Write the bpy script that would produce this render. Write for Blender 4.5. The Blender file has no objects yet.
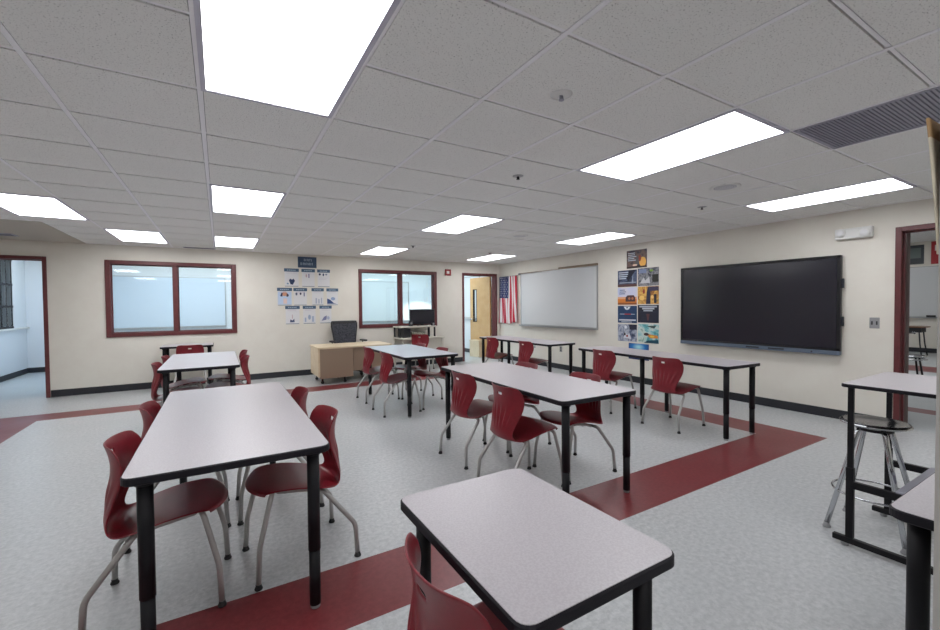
import bpy, bmesh, math, random
from mathutils import Vector, Matrix
random.seed(7)
PI = math.pi
SC = bpy.context.scene
COL = SC.collection

# ------------------------------------------------------------------ materials
def lin(c):
    def f(v):
        v = v / 255.0
        return v / 12.92 if v <= 0.04045 else ((v + 0.055) / 1.055) ** 2.4
    return (f(c[0]), f(c[1]), f(c[2]), 1.0)

def mat(name, rgb, rough=0.5, metal=0.0, spec=0.5, coat=0.0, noise=None, bump=None):
    """noise = (scale, second colour, low, high); bump = (scale, strength)"""
    m = bpy.data.materials.new(name)
    m.use_nodes = True
    nt = m.node_tree
    b = nt.nodes['Principled BSDF']
    b.inputs['Base Color'].default_value = lin(rgb)
    b.inputs['Roughness'].default_value = rough
    b.inputs['Metallic'].default_value = metal
    b.inputs['Specular IOR Level'].default_value = spec
    b.inputs['Coat Weight'].default_value = coat
    tc = nt.nodes.new('ShaderNodeTexCoord')
    if noise:
        n = nt.nodes.new('ShaderNodeTexNoise')
        n.inputs['Scale'].default_value = noise[0]
        n.inputs['Detail'].default_value = 4
        n.inputs['Roughness'].default_value = 0.6
        r = nt.nodes.new('ShaderNodeMapRange')
        r.inputs['From Min'].default_value = noise[2]
        r.inputs['From Max'].default_value = noise[3]
        x = nt.nodes.new('ShaderNodeMix')
        x.data_type = 'RGBA'
        x.inputs[6].default_value = lin(rgb)
        x.inputs[7].default_value = lin(noise[1])
        nt.links.new(tc.outputs['Object'], n.inputs['Vector'])
        nt.links.new(n.outputs['Fac'], r.inputs['Value'])
        nt.links.new(r.outputs['Result'], x.inputs[0])
        nt.links.new(x.outputs[2], b.inputs['Base Color'])
    if bump:
        n2 = nt.nodes.new('ShaderNodeTexNoise')
        n2.inputs['Scale'].default_value = bump[0]
        n2.inputs['Detail'].default_value = 3
        bp = nt.nodes.new('ShaderNodeBump')
        bp.inputs['Strength'].default_value = bump[1]
        bp.inputs['Distance'].default_value = 0.002
        nt.links.new(tc.outputs['Object'], n2.inputs['Vector'])
        nt.links.new(n2.outputs['Fac'], bp.inputs['Height'])
        nt.links.new(bp.outputs['Normal'], b.inputs['Normal'])
    return m

def emit(name, rgb, strength):
    m = bpy.data.materials.new(name)
    m.use_nodes = True
    nt = m.node_tree
    nt.nodes.remove(nt.nodes['Principled BSDF'])
    e = nt.nodes.new('ShaderNodeEmission')
    e.inputs['Color'].default_value = lin(rgb)
    e.inputs['Strength'].default_value = strength
    nt.links.new(e.outputs[0], nt.nodes['Material Output'].inputs[0])
    return m

def glass_mat():
    m = bpy.data.materials.new('window_glass')
    m.use_nodes = True
    nt = m.node_tree
    nt.nodes.remove(nt.nodes['Principled BSDF'])
    t = nt.nodes.new('ShaderNodeBsdfTransparent')
    t.inputs['Color'].default_value = (0.90, 0.96, 0.97, 1)
    g = nt.nodes.new('ShaderNodeBsdfGlossy')
    g.inputs['Roughness'].default_value = 0.0
    fr = nt.nodes.new('ShaderNodeFresnel')
    fr.inputs['IOR'].default_value = 1.6
    mx = nt.nodes.new('ShaderNodeMixShader')
    nt.links.new(fr.outputs[0], mx.inputs[0])
    nt.links.new(t.outputs[0], mx.inputs[1])
    nt.links.new(g.outputs[0], mx.inputs[2])
    nt.links.new(mx.outputs[0], nt.nodes['Material Output'].inputs[0])
    return m

def floor_mat(name, c1, c2, c3, tile=0.305, rough=0.33):
    """vinyl tile: mottled flecks plus a slight tone change per tile"""
    m = bpy.data.materials.new(name)
    m.use_nodes = True
    nt = m.node_tree
    b = nt.nodes['Principled BSDF']
    b.inputs['Roughness'].default_value = rough
    b.inputs['Specular IOR Level'].default_value = 0.45
    tc = nt.nodes.new('ShaderNodeTexCoord')
    n1 = nt.nodes.new('ShaderNodeTexNoise'); n1.inputs['Scale'].default_value = 36; n1.inputs['Detail'].default_value = 5
    n1.inputs['Roughness'].default_value = 0.7
    n2 = nt.nodes.new('ShaderNodeTexNoise'); n2.inputs['Scale'].default_value = 2.3; n2.inputs['Detail'].default_value = 3
    nt.links.new(tc.outputs['Object'], n1.inputs['Vector'])
    nt.links.new(tc.outputs['Object'], n2.inputs['Vector'])
    mp = nt.nodes.new('ShaderNodeMapRange'); mp.inputs['From Min'].default_value = 0.36; mp.inputs['From Max'].default_value = 0.64
    nt.links.new(n1.outputs['Fac'], mp.inputs['Value'])
    x = nt.nodes.new('ShaderNodeMix'); x.data_type = 'RGBA'
    x.inputs[6].default_value = lin(c1); x.inputs[7].default_value = lin(c2)
    nt.links.new(mp.outputs['Result'], x.inputs[0])
    # per tile tone
    sc = nt.nodes.new('ShaderNodeVectorMath'); sc.operation = 'SCALE'; sc.inputs['Scale'].default_value = 1 / tile
    fl = nt.nodes.new('ShaderNodeVectorMath'); fl.operation = 'FLOOR'
    wn = nt.nodes.new('ShaderNodeTexWhiteNoise'); wn.noise_dimensions = '2D'
    nt.links.new(tc.outputs['Object'], sc.inputs[0]); nt.links.new(sc.outputs[0], fl.inputs[0]); nt.links.new(fl.outputs[0], wn.inputs['Vector'])
    ad = nt.nodes.new('ShaderNodeMath'); ad.operation = 'MULTIPLY'; ad.inputs[1].default_value = 0.22
    nt.links.new(wn.outputs['Value'], ad.inputs[0])
    ad2 = nt.nodes.new('ShaderNodeMath'); ad2.operation = 'MULTIPLY_ADD'; ad2.inputs[1].default_value = 0.35
    nt.links.new(n2.outputs['Fac'], ad2.inputs[0]); nt.links.new(ad.outputs[0], ad2.inputs[2])
    y = nt.nodes.new('ShaderNodeMix'); y.data_type = 'RGBA'
    y.inputs[7].default_value = lin(c3)
    nt.links.new(ad2.outputs[0], y.inputs[0]); nt.links.new(x.outputs[2], y.inputs[6])
    nt.links.new(y.outputs[2], b.inputs['Base Color'])
    rr = nt.nodes.new('ShaderNodeMapRange'); rr.inputs['To Min'].default_value = rough - .06; rr.inputs['To Max'].default_value = rough + .08
    nt.links.new(n2.outputs['Fac'], rr.inputs['Value']); nt.links.new(rr.outputs['Result'], b.inputs['Roughness'])
    return m

M = {}
M['wall'] = mat('cream_wall_paint', (230, 226, 216), 0.65, noise=(3, (227, 222, 212), .4, .6), bump=(60, .08))
M['wall_blue'] = mat('pale_wall_paint', (222, 226, 230), 0.6)
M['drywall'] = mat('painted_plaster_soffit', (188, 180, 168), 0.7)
M['tile'] = mat('ceiling_tile', (243, 243, 240), 0.9, spec=0.2, noise=(150, (158, 156, 154), .59, .68), bump=(70, .5))
M['tee'] = mat('ceiling_grid_metal', (250, 249, 252), 0.4)
M['reveal_shade'] = mat('ceiling_reveal_shade', (112, 109, 114), 0.9)  # dark tone paints in the shadow of the grooves between tiles
M['maroon'] = mat('maroon_frame_paint', (104, 50, 52), 0.38, noise=(8, (97, 46, 48), .4, .6))
M['base'] = mat('black_rubber_baseboard', (38, 40, 46), 0.5)
M['floor'] = floor_mat('grey_vinyl_tile', (170, 173, 175), (206, 207, 208), (186, 189, 191))
M['band'] = floor_mat('maroon_vinyl_tile', (112, 40, 45), (130, 55, 58), (108, 43, 47))
M['floor2'] = floor_mat('hall_vinyl_tile', (176, 182, 184), (192, 196, 198), (182, 190, 194))
M['glass'] = glass_mat()
M['lam'] = mat('grey_laminate', (194, 189, 193), 0.36, noise=(160, (184, 178, 183), .42, .58))
M['lam_blue'] = mat('pale_grey_laminate', (190, 192, 200), 0.3, noise=(160, (180, 182, 192), .42, .58))
M['edge'] = mat('black_rubber_edge', (22, 20, 28), 0.5, spec=.3, bump=(200, .15))
M['black_metal'] = mat('black_painted_metal', (17, 16, 21), 0.5, spec=.3)
M['red'] = mat('maroon_plastic', (130, 30, 42), 0.34, spec=0.5, noise=(30, (123, 28, 39), .4, .6), bump=(350, .12))
M['silver'] = mat('silver_painted_steel', (176, 174, 172), 0.38, metal=0.35)
M['chrome'] = mat('chrome', (200, 202, 206), 0.12, metal=1.0)
M['glide'] = mat('black_rubber_glide', (22, 22, 24), 0.5)
M['grey_plastic'] = mat('grey_plastic', (150, 150, 152), 0.5)
M['white_plastic'] = mat('white_plastic', (228, 228, 226), 0.4)
M['white_frame'] = mat('white_light_frame', (205, 203, 216), 0.5)
M['panel'] = emit('ceiling_light_diffuser', (251, 252, 255), 6.0)
M['panel2'] = emit('next_room_light_diffuser', (225, 240, 255), 5.0)
M['screen'] = mat('dark_display_glass', (34, 33, 43), 0.16, spec=0.6)
M['bezel'] = mat('black_display_bezel', (18, 18, 22), 0.35)
M['chin'] = mat('slate_display_strip', (104, 116, 134), 0.4, metal=.3)
M['slot'] = mat('dark_slot', (30, 34, 44), 0.5)
M['board'] = mat('whiteboard_enamel', (214, 217, 219), 0.22, spec=0.5)
M['board_blue'] = mat('glossy_white_board', (206, 218, 230), 0.25)
M['alu'] = mat('brushed_aluminium', (176, 178, 180), 0.35, metal=0.8)
M['cork'] = mat('tan_cork_strip', (150, 132, 112), 0.8, noise=(60, (120, 104, 88), .4, .6))
M['maple'] = mat('maple_laminate', (226, 208, 178), 0.4, noise=(6, (218, 198, 166), .4, .6))
M['tan'] = mat('tan_metal_panel', (160, 138, 118), 0.45)
M['oak'] = mat('honey_wood_door', (206, 168, 118), 0.22, noise=(4, (198, 158, 108), .35, .65))
M['mesh'] = mat('charcoal_mesh_fabric', (74, 76, 86), 0.8, noise=(45, (36, 38, 44), .45, .6))
M['dark'] = mat('dark_plastic', (34, 35, 40), 0.5)
M['offwhite'] = mat('off_white_shelf', (216, 212, 200), 0.45)
M['papers'] = mat('stack_of_papers', (180, 178, 166), 0.8, noise=(35, (120, 122, 110), .4, .6))
M['alarm'] = mat('red_alarm_plastic', (150, 30, 34), 0.4)
M['vent'] = mat('grey_vent_metal', (168, 168, 182), 0.5)
M['vent_dark'] = mat('vent_shadow_gap', (120, 120, 132), 0.6)
M['doorgrey'] = mat('grey_brown_door', (120, 108, 104), 0.5)
M['slate'] = mat('slate_blue_print', (74, 100, 126), 0.5)
M['sheet'] = mat('white_card', (226, 226, 228), 0.6)
M['cream_paper'] = mat('cream_paper', (224, 212, 190), 0.7)
M['stain'] = mat('brown_stained_paper', (186, 150, 108), 0.7)
M['desk_brown'] = mat('brown_student_desk', (120, 84, 58), 0.5)
def flat(name, rgb, rough=.5): 
    if name not in M: M[name] = mat(name, rgb, rough)
    return M[name]

# ------------------------------------------------------------------ object helpers
def link(name, bm, mats, parent=None, smooth=False):
    me = bpy.data.meshes.new(name)
    bmesh.ops.recalc_face_normals(bm, faces=bm.faces)
    bm.to_mesh(me); bm.free()
    if not isinstance(mats, (list, tuple)): mats = [mats]
    for m in mats: me.materials.append(m)
    if smooth:
        for p in me.polygons: p.use_smooth = True
    o = bpy.data.objects.new(name, me)
    COL.objects.link(o)
    if parent: o.parent = parent
    return o

def tag(o, label, cat, group=None, kind=None):
    o['label'] = label
    o['category'] = cat
    if group: o['group'] = group
    if kind: o['kind'] = kind
    return o

def thing(name, label, cat, loc=(0, 0, 0), rz=0.0, group=None):
    o = bpy.data.objects.new(name, None)
    COL.objects.link(o)
    o.empty_display_size = 0.1
    o.location = loc
    o.rotation_euler = (0, 0, rz)
    return tag(o, label, cat, group)

def struct(name, bm, mats, parent=None, smooth=False):
    o = link(name, bm, mats, parent, smooth)
    if not parent: o['kind'] = 'structure'
    return o

def struct_empty(name, loc=(0, 0, 0), rz=0):
    o = bpy.data.objects.new(name, None); COL.objects.link(o)
    o.location = loc; o.rotation_euler = (0, 0, rz); o['kind'] = 'structure'
    return o

def dup(root, loc, rz, label, group=None):
    r = root.copy(); COL.objects.link(r)
    r.location = loc; r.rotation_euler = (0, 0, rz); r['label'] = label
    if group: r['group'] = group
    for ch in list(root.children):
        c = ch.copy(); COL.objects.link(c); c.parent = r
        for g in list(ch.children):
            d = g.copy(); COL.objects.link(d); d.parent = c
    return r

def box(bm, x0, x1, y0, y1, z0, z1, mi=0, bev=0.0):
    r = bmesh.ops.create_cube(bm, size=1.0)
    vs = r['verts']
    for v in vs:
        v.co = Vector((x0 + (v.co.x + .5) * (x1 - x0), y0 + (v.co.y + .5) * (y1 - y0), z0 + (v.co.z + .5) * (z1 - z0)))
    fs = set(f for v in vs for f in v.link_faces)
    for f in fs: f.material_index = mi
    if bev > 0:
        es = list(set(e for v in vs for e in v.link_edges))
        rr = bmesh.ops.bevel(bm, geom=es, offset=bev, segments=2, affect='EDGES', profile=0.5)
        for f in rr['faces']: f.material_index = mi
    return vs

def obox(bm, M4, sx, sy, sz, mi=0, bev=0.0):
    """box centred on M4"""
    vs = box(bm, -sx / 2, sx / 2, -sy / 2, sy / 2, -sz / 2, sz / 2, mi, 0)
    if bev > 0:
        es = list(set(e for v in vs for e in v.link_edges))
        before = set(bm.verts) - set(vs)
        rr = bmesh.ops.bevel(bm, geom=es, offset=bev, segments=2, affect='EDGES', profile=0.5)
        for f in rr['faces']: f.material_index = mi
        vs = [v for v in bm.verts if v not in before]
    for v in vs: v.co = M4 @ v.co

def cyl(bm, c, r, z0, z1, n=20, mi=0, r2=None, bev=0.0):
    r2 = r if r2 is None else r2
    rings = []
    prof = [(r, z0), (r2, z1)]
    if bev > 0: prof = [(r - bev, z0), (r, z0 + bev), (r2, z1 - bev), (r2 - bev, z1)]
    for rad, z in prof:
        rings.append([bm.verts.new((c[0] + rad * math.cos(2 * PI * k / n), c[1] + rad * math.sin(2 * PI * k / n), z)) for k in range(n)])
    fs = []
    for a, b in zip(rings[:-1], rings[1:]):
        for k in range(n):
            f = bm.faces.new((a[k], a[(k + 1) % n], b[(k + 1) % n], b[k])); f.smooth = True; fs.append(f)
    fs.append(bm.faces.new(list(reversed(rings[0])))); fs.append(bm.faces.new(rings[-1]))
    for f in fs: f.material_index = mi
    return fs

def lathe(bm, prof, n=32, mi=0, c=(0, 0), smooth=True):
    rings = []
    for rad, z in prof:
        rings.append([bm.verts.new((c[0] + max(rad, 1e-4) * math.cos(2 * PI * k / n), c[1] + max(rad, 1e-4) * math.sin(2 * PI * k / n), z)) for k in range(n)])
    for a, b in zip(rings[:-1], rings[1:]):
        for k in range(n):
            f = bm.faces.new((a[k], a[(k + 1) % n], b[(k + 1) % n], b[k])); f.smooth = smooth; f.material_index = mi

def spline(pts, n=8):
    P = [Vector(p) for p in pts]
    out = []
    for i in range(len(P) - 1):
        p0 = P[max(i - 1, 0)]; p1 = P[i]; p2 = P[i + 1]; p3 = P[min(i + 2, len(P) - 1)]
        for k in range(n):
            t = k / n
            out.append(0.5 * ((2 * p1) + (p2 - p0) * t + (2 * p0 - 5 * p1 + 4 * p2 - p3) * t * t + (3 * p1 - p0 - 3 * p2 + p3) * t ** 3))
    out.append(P[-1])
    return out

def bend(pts, r, n=5):
    """polyline with rounded corners"""
    P = [Vector(p) for p in pts]
    out = [P[0]]
    for i in range(1, len(P) - 1):
        a = (P[i - 1] - P[i]); b = (P[i + 1] - P[i])
        d = min(r, a.length * .45, b.length * .45)
        s = P[i] + a.normalized() * d; e = P[i] + b.normalized() * d
        for k in range(n + 1):
            t = k / n
            out.append((1 - t) ** 2 * s + 2 * t * (1 - t) * P[i] + t * t * e)
    out.append(P[-1])
    return out

def tube(bm, pts, r, n=12, mi=0, radii=None, closed=False):
    P = [Vector(p) for p in pts]
    rings = []
    prev = None
    m = len(P)
    for i, p in enumerate(P):
        if closed: d = (P[(i + 1) % m] - P[i - 1])
        elif i == 0: d = P[1] - P[0]
        elif i == m - 1: d = P[-1] - P[-2]
        else: d = P[i + 1] - P[i - 1]
        d.normalize()
        if prev is None:
            up = Vector((0, 0, 1)) if abs(d.z) < .9 else Vector((1, 0, 0))
            u = d.cross(up).normalized()
        else:
            u = (prev - d * prev.dot(d)).normalized()
        prev = u
        v = d.cross(u)
        rr = radii[i] if radii else r
        rings.append([bm.verts.new(p + rr * (math.cos(2 * PI * k / n) * u + math.sin(2 * PI * k / n) * v)) for k in range(n)])
    pairs = list(zip(rings[:-1], rings[1:]))
    if closed: pairs.append((rings[-1], rings[0]))
    for a, b in pairs:
        for k in range(n):
            f = bm.faces.new((a[k], a[(k + 1) % n], b[(k + 1) % n], b[k])); f.smooth = True; f.material_index = mi
    if not closed:
        bm.faces.new(list(reversed(rings[0]))).material_index = mi
        bm.faces.new(rings[-1]).material_index = mi

def rrect(x0, x1, y0, y1, r, n=6):
    pts = []
    for cx, cy, a0 in ((x1 - r, y1 - r, 0), (x0 + r, y1 - r, PI / 2), (x0 + r, y0 + r, PI), (x1 - r, y0 + r, 1.5 * PI)):
        for k in range(n + 1):
            a = a0 + k * PI / 2 / n
            pts.append((cx + r * math.cos(a), cy + r * math.sin(a)))
    return pts

def prism(bm, pts, z0, z1, mi=0, bev=0.0):
    """closed outline extruded along z, top and bottom edges eased"""
    n = len(pts)
    cx = sum(p[0] for p in pts) / n; cy = sum(p[1] for p in pts) / n
    def ring(z, off):
        out = []
        for (x, y) in pts:
            dx, dy = x - cx, y - cy
            out.append(bm.verts.new((x - math.copysign(min(off, abs(dx)), dx), y - math.copysign(min(off, abs(dy)), dy), z)))
        return out
    lv = [ring(z0, 0), ring(z1, 0)] if bev <= 0 else [ring(z0, bev), ring(z0 + bev, 0), ring(z1 - bev, 0), ring(z1, bev)]
    for a, b in zip(lv[:-1], lv[1:]):
        for k in range(n):
            f = bm.faces.new((a[k], a[(k + 1) % n], b[(k + 1) % n], b[k])); f.material_index = mi
    f = bm.faces.new(list(reversed(lv[0]))); f.material_index = mi
    f = bm.faces.new(lv[-1]); f.material_index = mi

def bake(o):
    """apply an object's modifiers into its mesh data"""
    dg = bpy.context.evaluated_depsgraph_get()
    me = bpy.data.meshes.new_from_object(o.evaluated_get(dg))
    o.modifiers.clear()
    o.data = me

# ------------------------------------------------------------------ camera (at the room's origin)
CAMZ = 1.3843
yaw, pit, rol = 0.5368, -0.0230, -0.0088
fwd = Vector((math.sin(yaw) * math.cos(pit), math.cos(yaw) * math.cos(pit), math.sin(pit)))
rt = Vector((math.cos(yaw), -math.sin(yaw), 0))
up = rt.cross(fwd)
r2 = rt * math.cos(rol) + up * math.sin(rol)
u2 = -rt * math.sin(rol) + up * math.cos(rol)
cd = bpy.data.cameras.new('camera'); cam = bpy.data.objects.new('camera', cd); COL.objects.link(cam)
mw = Matrix((( r2.x, u2.x, -fwd.x, 0), (r2.y, u2.y, -fwd.y, 0), (r2.z, u2.z, -fwd.z, CAMZ), (0, 0, 0, 1)))
cam.matrix_world = mw
cd.sensor_width = 36; cd.lens = 36 * 420.85 / 940
cd.clip_start = 0.02; cd.clip_end = 100
SC.camera = cam

# ------------------------------------------------------------------ room dimensions
XR, YB, ZC = 6.272, 9.014, 2.439
XL, YF = -4.6, -3.0
TH = 0.14
GX, GY, CX, CY = -0.061, 2.435, 0.6209, 0.6017      # ceiling grid origin and cell

# ------------------------------------------------------------------ floor
def floor_grid(name, xs, ys, isband, mats, z=0.0):
    bm = bmesh.new()
    V = [[bm.verts.new((x, y, z)) for y in ys] for x in xs]
    for i in range(len(xs) - 1):
        for j in range(len(ys) - 1):
            f = bm.faces.new((V[i][j], V[i + 1][j], V[i + 1][j + 1], V[i][j + 1]))
            f.material_index = 1 if isband((xs[i] + xs[i + 1]) / 2, (ys[j] + ys[j + 1]) / 2) else 0
    return struct(name, bm, mats)
def band1(x, y):
    if not (-2.45 < x < 5.30 and 1.80 < y < 7.62): return False
    return not (-1.97 < x < 4.86 and 2.262 < y < 7.19)
floor_grid('floor', [XL, -2.45, -1.97, 4.86, 5.30, XR + TH], [YF, 1.80, 2.262, 7.19, 7.62, YB + TH], band1, [M['floor'], M['band']])

# ------------------------------------------------------------------ ceiling: tiles between tees, plaster soffit at the far left
bm = bmesh.new()
box(bm, XL, XR + TH, YF, YB + TH, ZC + .012, ZC + .06, 2)
SOFX, SOFY = -1.83, 7.04
LIGHTS = [(0, -2), (0, 3), (0, 8), (4, -2), (4, 3), (4, 8), (8, -2), (8, 3), (8, 8), (-3, 5), (-2, 8), (0, -7), (4, -7), (8, -7), (-4, 0), (-4, -6)]
LIGHTS[9] = (-3, 5)
lit = set()
for (i, j) in LIGHTS:
    lit.add((i, j)); lit.add((i, j + 1))
VENT = (5, -4)
lit.add(VENT); lit.add((5, -3))
i0, i1 = -8, 11
j0, j1 = -10, 11
for i in range(i0, i1):
    for j in range(j0, j1):
        if (i, j) in lit: continue
        x0 = max(GX + i * CX, XL); x1 = min(GX + (i + 1) * CX, XR)
        y0 = max(GY + j * CY, YF); y1 = min(GY + (j + 1) * CY, YB)
        if x1 - x0 < .04 or y1 - y0 < .04: continue
        if x1 < SOFX + .1 and y0 > SOFY - .05: continue
        g = .0145
        box(bm, x0 + g, x1 - g, y0 + g * .9, y1 - g * .9, ZC, ZC + .011, 0)
for i in range(i0, i1 + 1):
    x = GX + i * CX
    if XL < x < XR:
        yy1 = SOFY if x < SOFX else YB
        box(bm, x - .012, x + .012, YF, yy1, ZC - .001, ZC + .012, 1)
for j in range(j0, j1 + 1):
    y = GY + j * CY
    if YF < y < YB:
        xx0 = SOFX if y > SOFY else XL
        box(bm, xx0, XR, y - .0075, y + .0075, ZC + .004, ZC + .012, 1)
box(bm, XR - .02, XR, YF, YB, ZC - .002, ZC + .012, 1)
box(bm, SOFX, XR, YB - .02, YB, ZC - .002, ZC + .012, 1)
struct('ceiling', bm, [M['tile'], M['tee'], M['reveal_shade']])
bm = bmesh.new()
box(bm, XL, SOFX, SOFY, YB, ZC - .004, ZC + .01, 0)
struct('ceiling_soffit', bm, M['drywall'])

# ceiling lights
def ceiling_light(x0, y0, label, w=CX, l=2 * CY, z=ZC, m='panel', group='recessed ceiling light panels'):
    t = thing('ceiling_light', label, 'ceiling light', (x0 + w / 2, y0 + l / 2, z), 0, group)
    bm = bmesh.new(); hw, hl = w / 2 - .004, l / 2 - .004; e = .022
    box(bm, -hw, hw, -hl, -hl + e, -.006, .01); box(bm, -hw, hw, hl - e, hl, -.006, .01)
    box(bm, -hw, -hw + e, -hl + e, hl - e, -.006, .01); box(bm, hw - e, hw, -hl + e, hl - e, -.006, .01)
    link('light_frame', bm, M['white_frame'], t)
    bm = bmesh.new(); box(bm, -hw + e, hw - e, -hl + e, hl - e, -.002, .008)
    link('diffuser', bm, M[m], t)
    return t
LL = ['large lit ceiling panel nearest the camera above the left table',
      'lit ceiling panel second along the row over the left tables',
      'small-looking far lit ceiling panel directly above the left wall window',
      'wide lit ceiling panel near the camera above the centre tables',
      'lit ceiling panel in the middle of the room over the aisle before the pale table',
      'far lit ceiling panel above the window behind the teacher desk',
      'long lit ceiling panel nearest the right wall above the big display',
      'lit ceiling panel above the whiteboard and wall posters',
      'farthest lit ceiling panel above the flag and back door',
      'lit ceiling panel cut by the left edge of the view',
      'far left lit ceiling panel between the edge panel and the left wall window',
      'lit ceiling panel behind the camera, left row', 'lit ceiling panel behind the camera, centre row',
      'lit ceiling panel behind the camera, right row', 'lit ceiling panel out of view far left', 'lit ceiling panel out of view behind left']
for k, (i, j) in enumerate(LIGHTS):
    ceiling_light(GX + i * CX, GY + j * CY, LL[k])

# ceiling vent beside the right-hand light
def vent():
    x0 = GX + 5 * CX; y0 = GY + VENT[1] * CY
    t = thing('ceiling_vent', 'grey louvred air vent in the ceiling beside the centre light panel', 'vent', (x0 + CX / 2, y0 + CY, ZC))
    bm = bmesh.new(); box(bm, -CX / 2 + .012, CX / 2 - .012, -CY + .012, CY - .012, .004, .011)
    link('backing', bm, M['vent_dark'], t)
    bm = bmesh.new(); hx, hy = CX / 2 - .008, CY - .008
    for a in ((-hx, hx, -hy, -hy + .02), (-hx, hx, hy - .02, hy), (-hx, -hx + .02, -hy, hy), (hx - .02, hx, -hy, hy)):
        box(bm, a[0], a[1], a[2], a[3], -.004, .008)
    link('vent_frame', bm, M['vent'], t)
    bm = bmesh.new(); n = 62
    for k in range(n):
        y = -hy + .03 + (2 * hy - .06) * k / (n - 1)
        obox(bm, Matrix.Translation((0, y, .001)) @ Matrix.Rotation(.30, 4, 'X'), 2 * hx - .04, .0145, .002)
    link('louvre', bm, M['vent'], t)
vent()
# small slot vent near window and plaster vent
bm = bmesh.new(); box(bm, -.24, .24, -.05, .05, -.008, 0, 0, .003)
for k in range(4): box(bm, -.22, .22, -.04 + k * .022, -.03 + k * .022, -.010, -.007, 1)
o = link('ceiling_slot_vent', bm, [M['vent'], M['vent_dark']]); o.location = (-.28, 8.84, ZC); tag(o, 'small dark slot vent in the ceiling just above the left wall window', 'vent')
bm = bmesh.new(); box(bm, -.3, .3, -.12, .12, -.008, 0, 0, .003)
for k in range(6): box(bm, -.28, .28, -.1 + k * .034, -.085 + k * .034, -.010, -.007, 1)
o = link('ceiling_slot_vent', bm, [M['vent'], M['vent_dark']]); o.location = (-2.75, 8.4, ZC - .004); tag(o, 'dark slot vent in the plain plaster ceiling above the left doorway', 'vent')

def sprinkler(x, y, label, big=False):
    t = thing('sprinkler', label, 'sprinkler', (x, y, ZC), 0, 'ceiling sprinklers')
    bm = bmesh.new(); R = .045 if not big else .055
    lathe(bm, [(.0, -.006), (R * .6, -.006), (R, -.001), (R, 0)], 24)
    link('escutcheon', bm, M['white_plastic'] if big else M['alu'], t)
    bm = bmesh.new(); cyl(bm, (0, 0), .007, -.024, -.004, 10); cyl(bm, (0, 0), .014, -.028, -.025, 14)
    tube(bm, bend([(-.009, 0, -.005), (-.012, 0, -.02), (0, 0, -.026)], .01), .0025, 6); tube(bm, bend([(.009, 0, -.005), (.012, 0, -.02), (0, 0, -.026)], .01), .0025, 6)
    link('sprinkler_head', bm, M['dark'] if not big else M['vent'], t)
sprinkler(1.498, 1.60, 'pale ceiling sprinkler with round plate nearest the camera', True)
sprinkler(2.121, 2.776, 'small dark sprinkler left of the wide centre light panel')
sprinkler(4.565, 2.68, 'small dark sprinkler right of the wide centre light panel, before the display')
sprinkler(4.707, 7.10, 'tiny far sprinkler in front of the farthest right light panel')
sprinkler(2.95, 6.9, 'tiny sprinkler in front of the light panel over the rear window')
def speaker(x, y, label):
    bm = bmesh.new(); lathe(bm, [(0, -.004), (.10, -.004), (.115, -.007), (.125, -.004), (.125, 0)], 40)
    for k in range(5): lathe(bm, [(.018 * k + .01, -.0055), (.018 * k + .018, -.0055)], 32, 1)
    o = link('ceiling_speaker', bm, [M['tile'], M['vent']]); o.location = (x, y, ZC); tag(o, label, 'speaker', 'round ceiling speakers')
speaker(3.97, 2.118, 'round flat ceiling speaker beyond the wide centre light panel')
speaker(3.977, 5.165, 'round flat ceiling speaker far back near the whiteboard side')

# ------------------------------------------------------------------ walls with openings
def wall(name, axis, p0, p1, a0, a1, z0, z1, openings, m):
    """axis 'x': wall runs along x, thickness p0..p1 in y.  openings (a, b, zlow, zhigh)"""
    bm = bmesh.new()
    def bx(a, b, c, d):
        if b - a < 1e-4 or d - c < 1e-4: return
        if axis == 'x': box(bm, a, b, p0, p1, c, d)
        else: box(bm, p0, p1, a, b, c, d)
    cur = a0
    for (a, b, zl, zh) in sorted(openings):
        bx(cur, a, z0, z1)
        bx(a, b, z0, zl); bx(a, b, zh, z1)
        cur = b
    bx(cur, a1, z0, z1)
    return struct(name, bm, m)

DL = (-3.30, -2.345, 0.0, 2.155)          # left doorway opening on back wall
W1 = (-1.56, 0.235, 0.945, 2.145)
W2 = (2.625, 4.40, 0.945, 2.145)
DB = (5.19, 6.13, 0.0, 2.14)
wall('wall_back', 'x', YB, YB + TH, XL, XR + TH, 0, ZC + .05, [DL, W1, W2, DB], M['wall'])
DR = (0.55, 1.515, 0.0, 2.135)
wall('wall_right', 'y', XR, XR + TH, YF, YB, 0, 3.2, [DR], M['wall'])
wall('wall_left', 'y', XL - TH, XL, YF, YB + TH, 0, ZC + .05, [], M['wall'])
wall('wall_front', 'x', YF - TH, YF, XL, XR, 0, ZC + .05, [], M['wall'])
# wall end standing close at the right edge of the view
bm = bmesh.new(); box(bm, 1.183, 1.30, -2.9, .2355, 0, ZC, 0, .004)
struct('wall_partition', bm, mat('grey_wall_end_paint', (178, 174, 170), .6))

# baseboards
def baseboard(name, axis, p0, p1, segs, h=.11):
    bm = bmesh.new()
    for a, b in segs:
        if axis == 'x': box(bm, a, b, p0, p1, 0, h, 0, .003)
        else: box(bm, p0, p1, a, b, 0, h, 0, .003)
    struct(name, bm, M['base'])
baseboard('baseboard_back', 'x', YB - .008, YB, [(-2.295, 5.14), (6.18, XR), (XL, -3.35)])
baseboard('baseboard_right', 'y', XR - .008, XR, [(1.565, YB - .01), (YF, .50)])
baseboard('baseboard_left', 'y', XL, XL + .008, [(YF, YB)])

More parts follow.
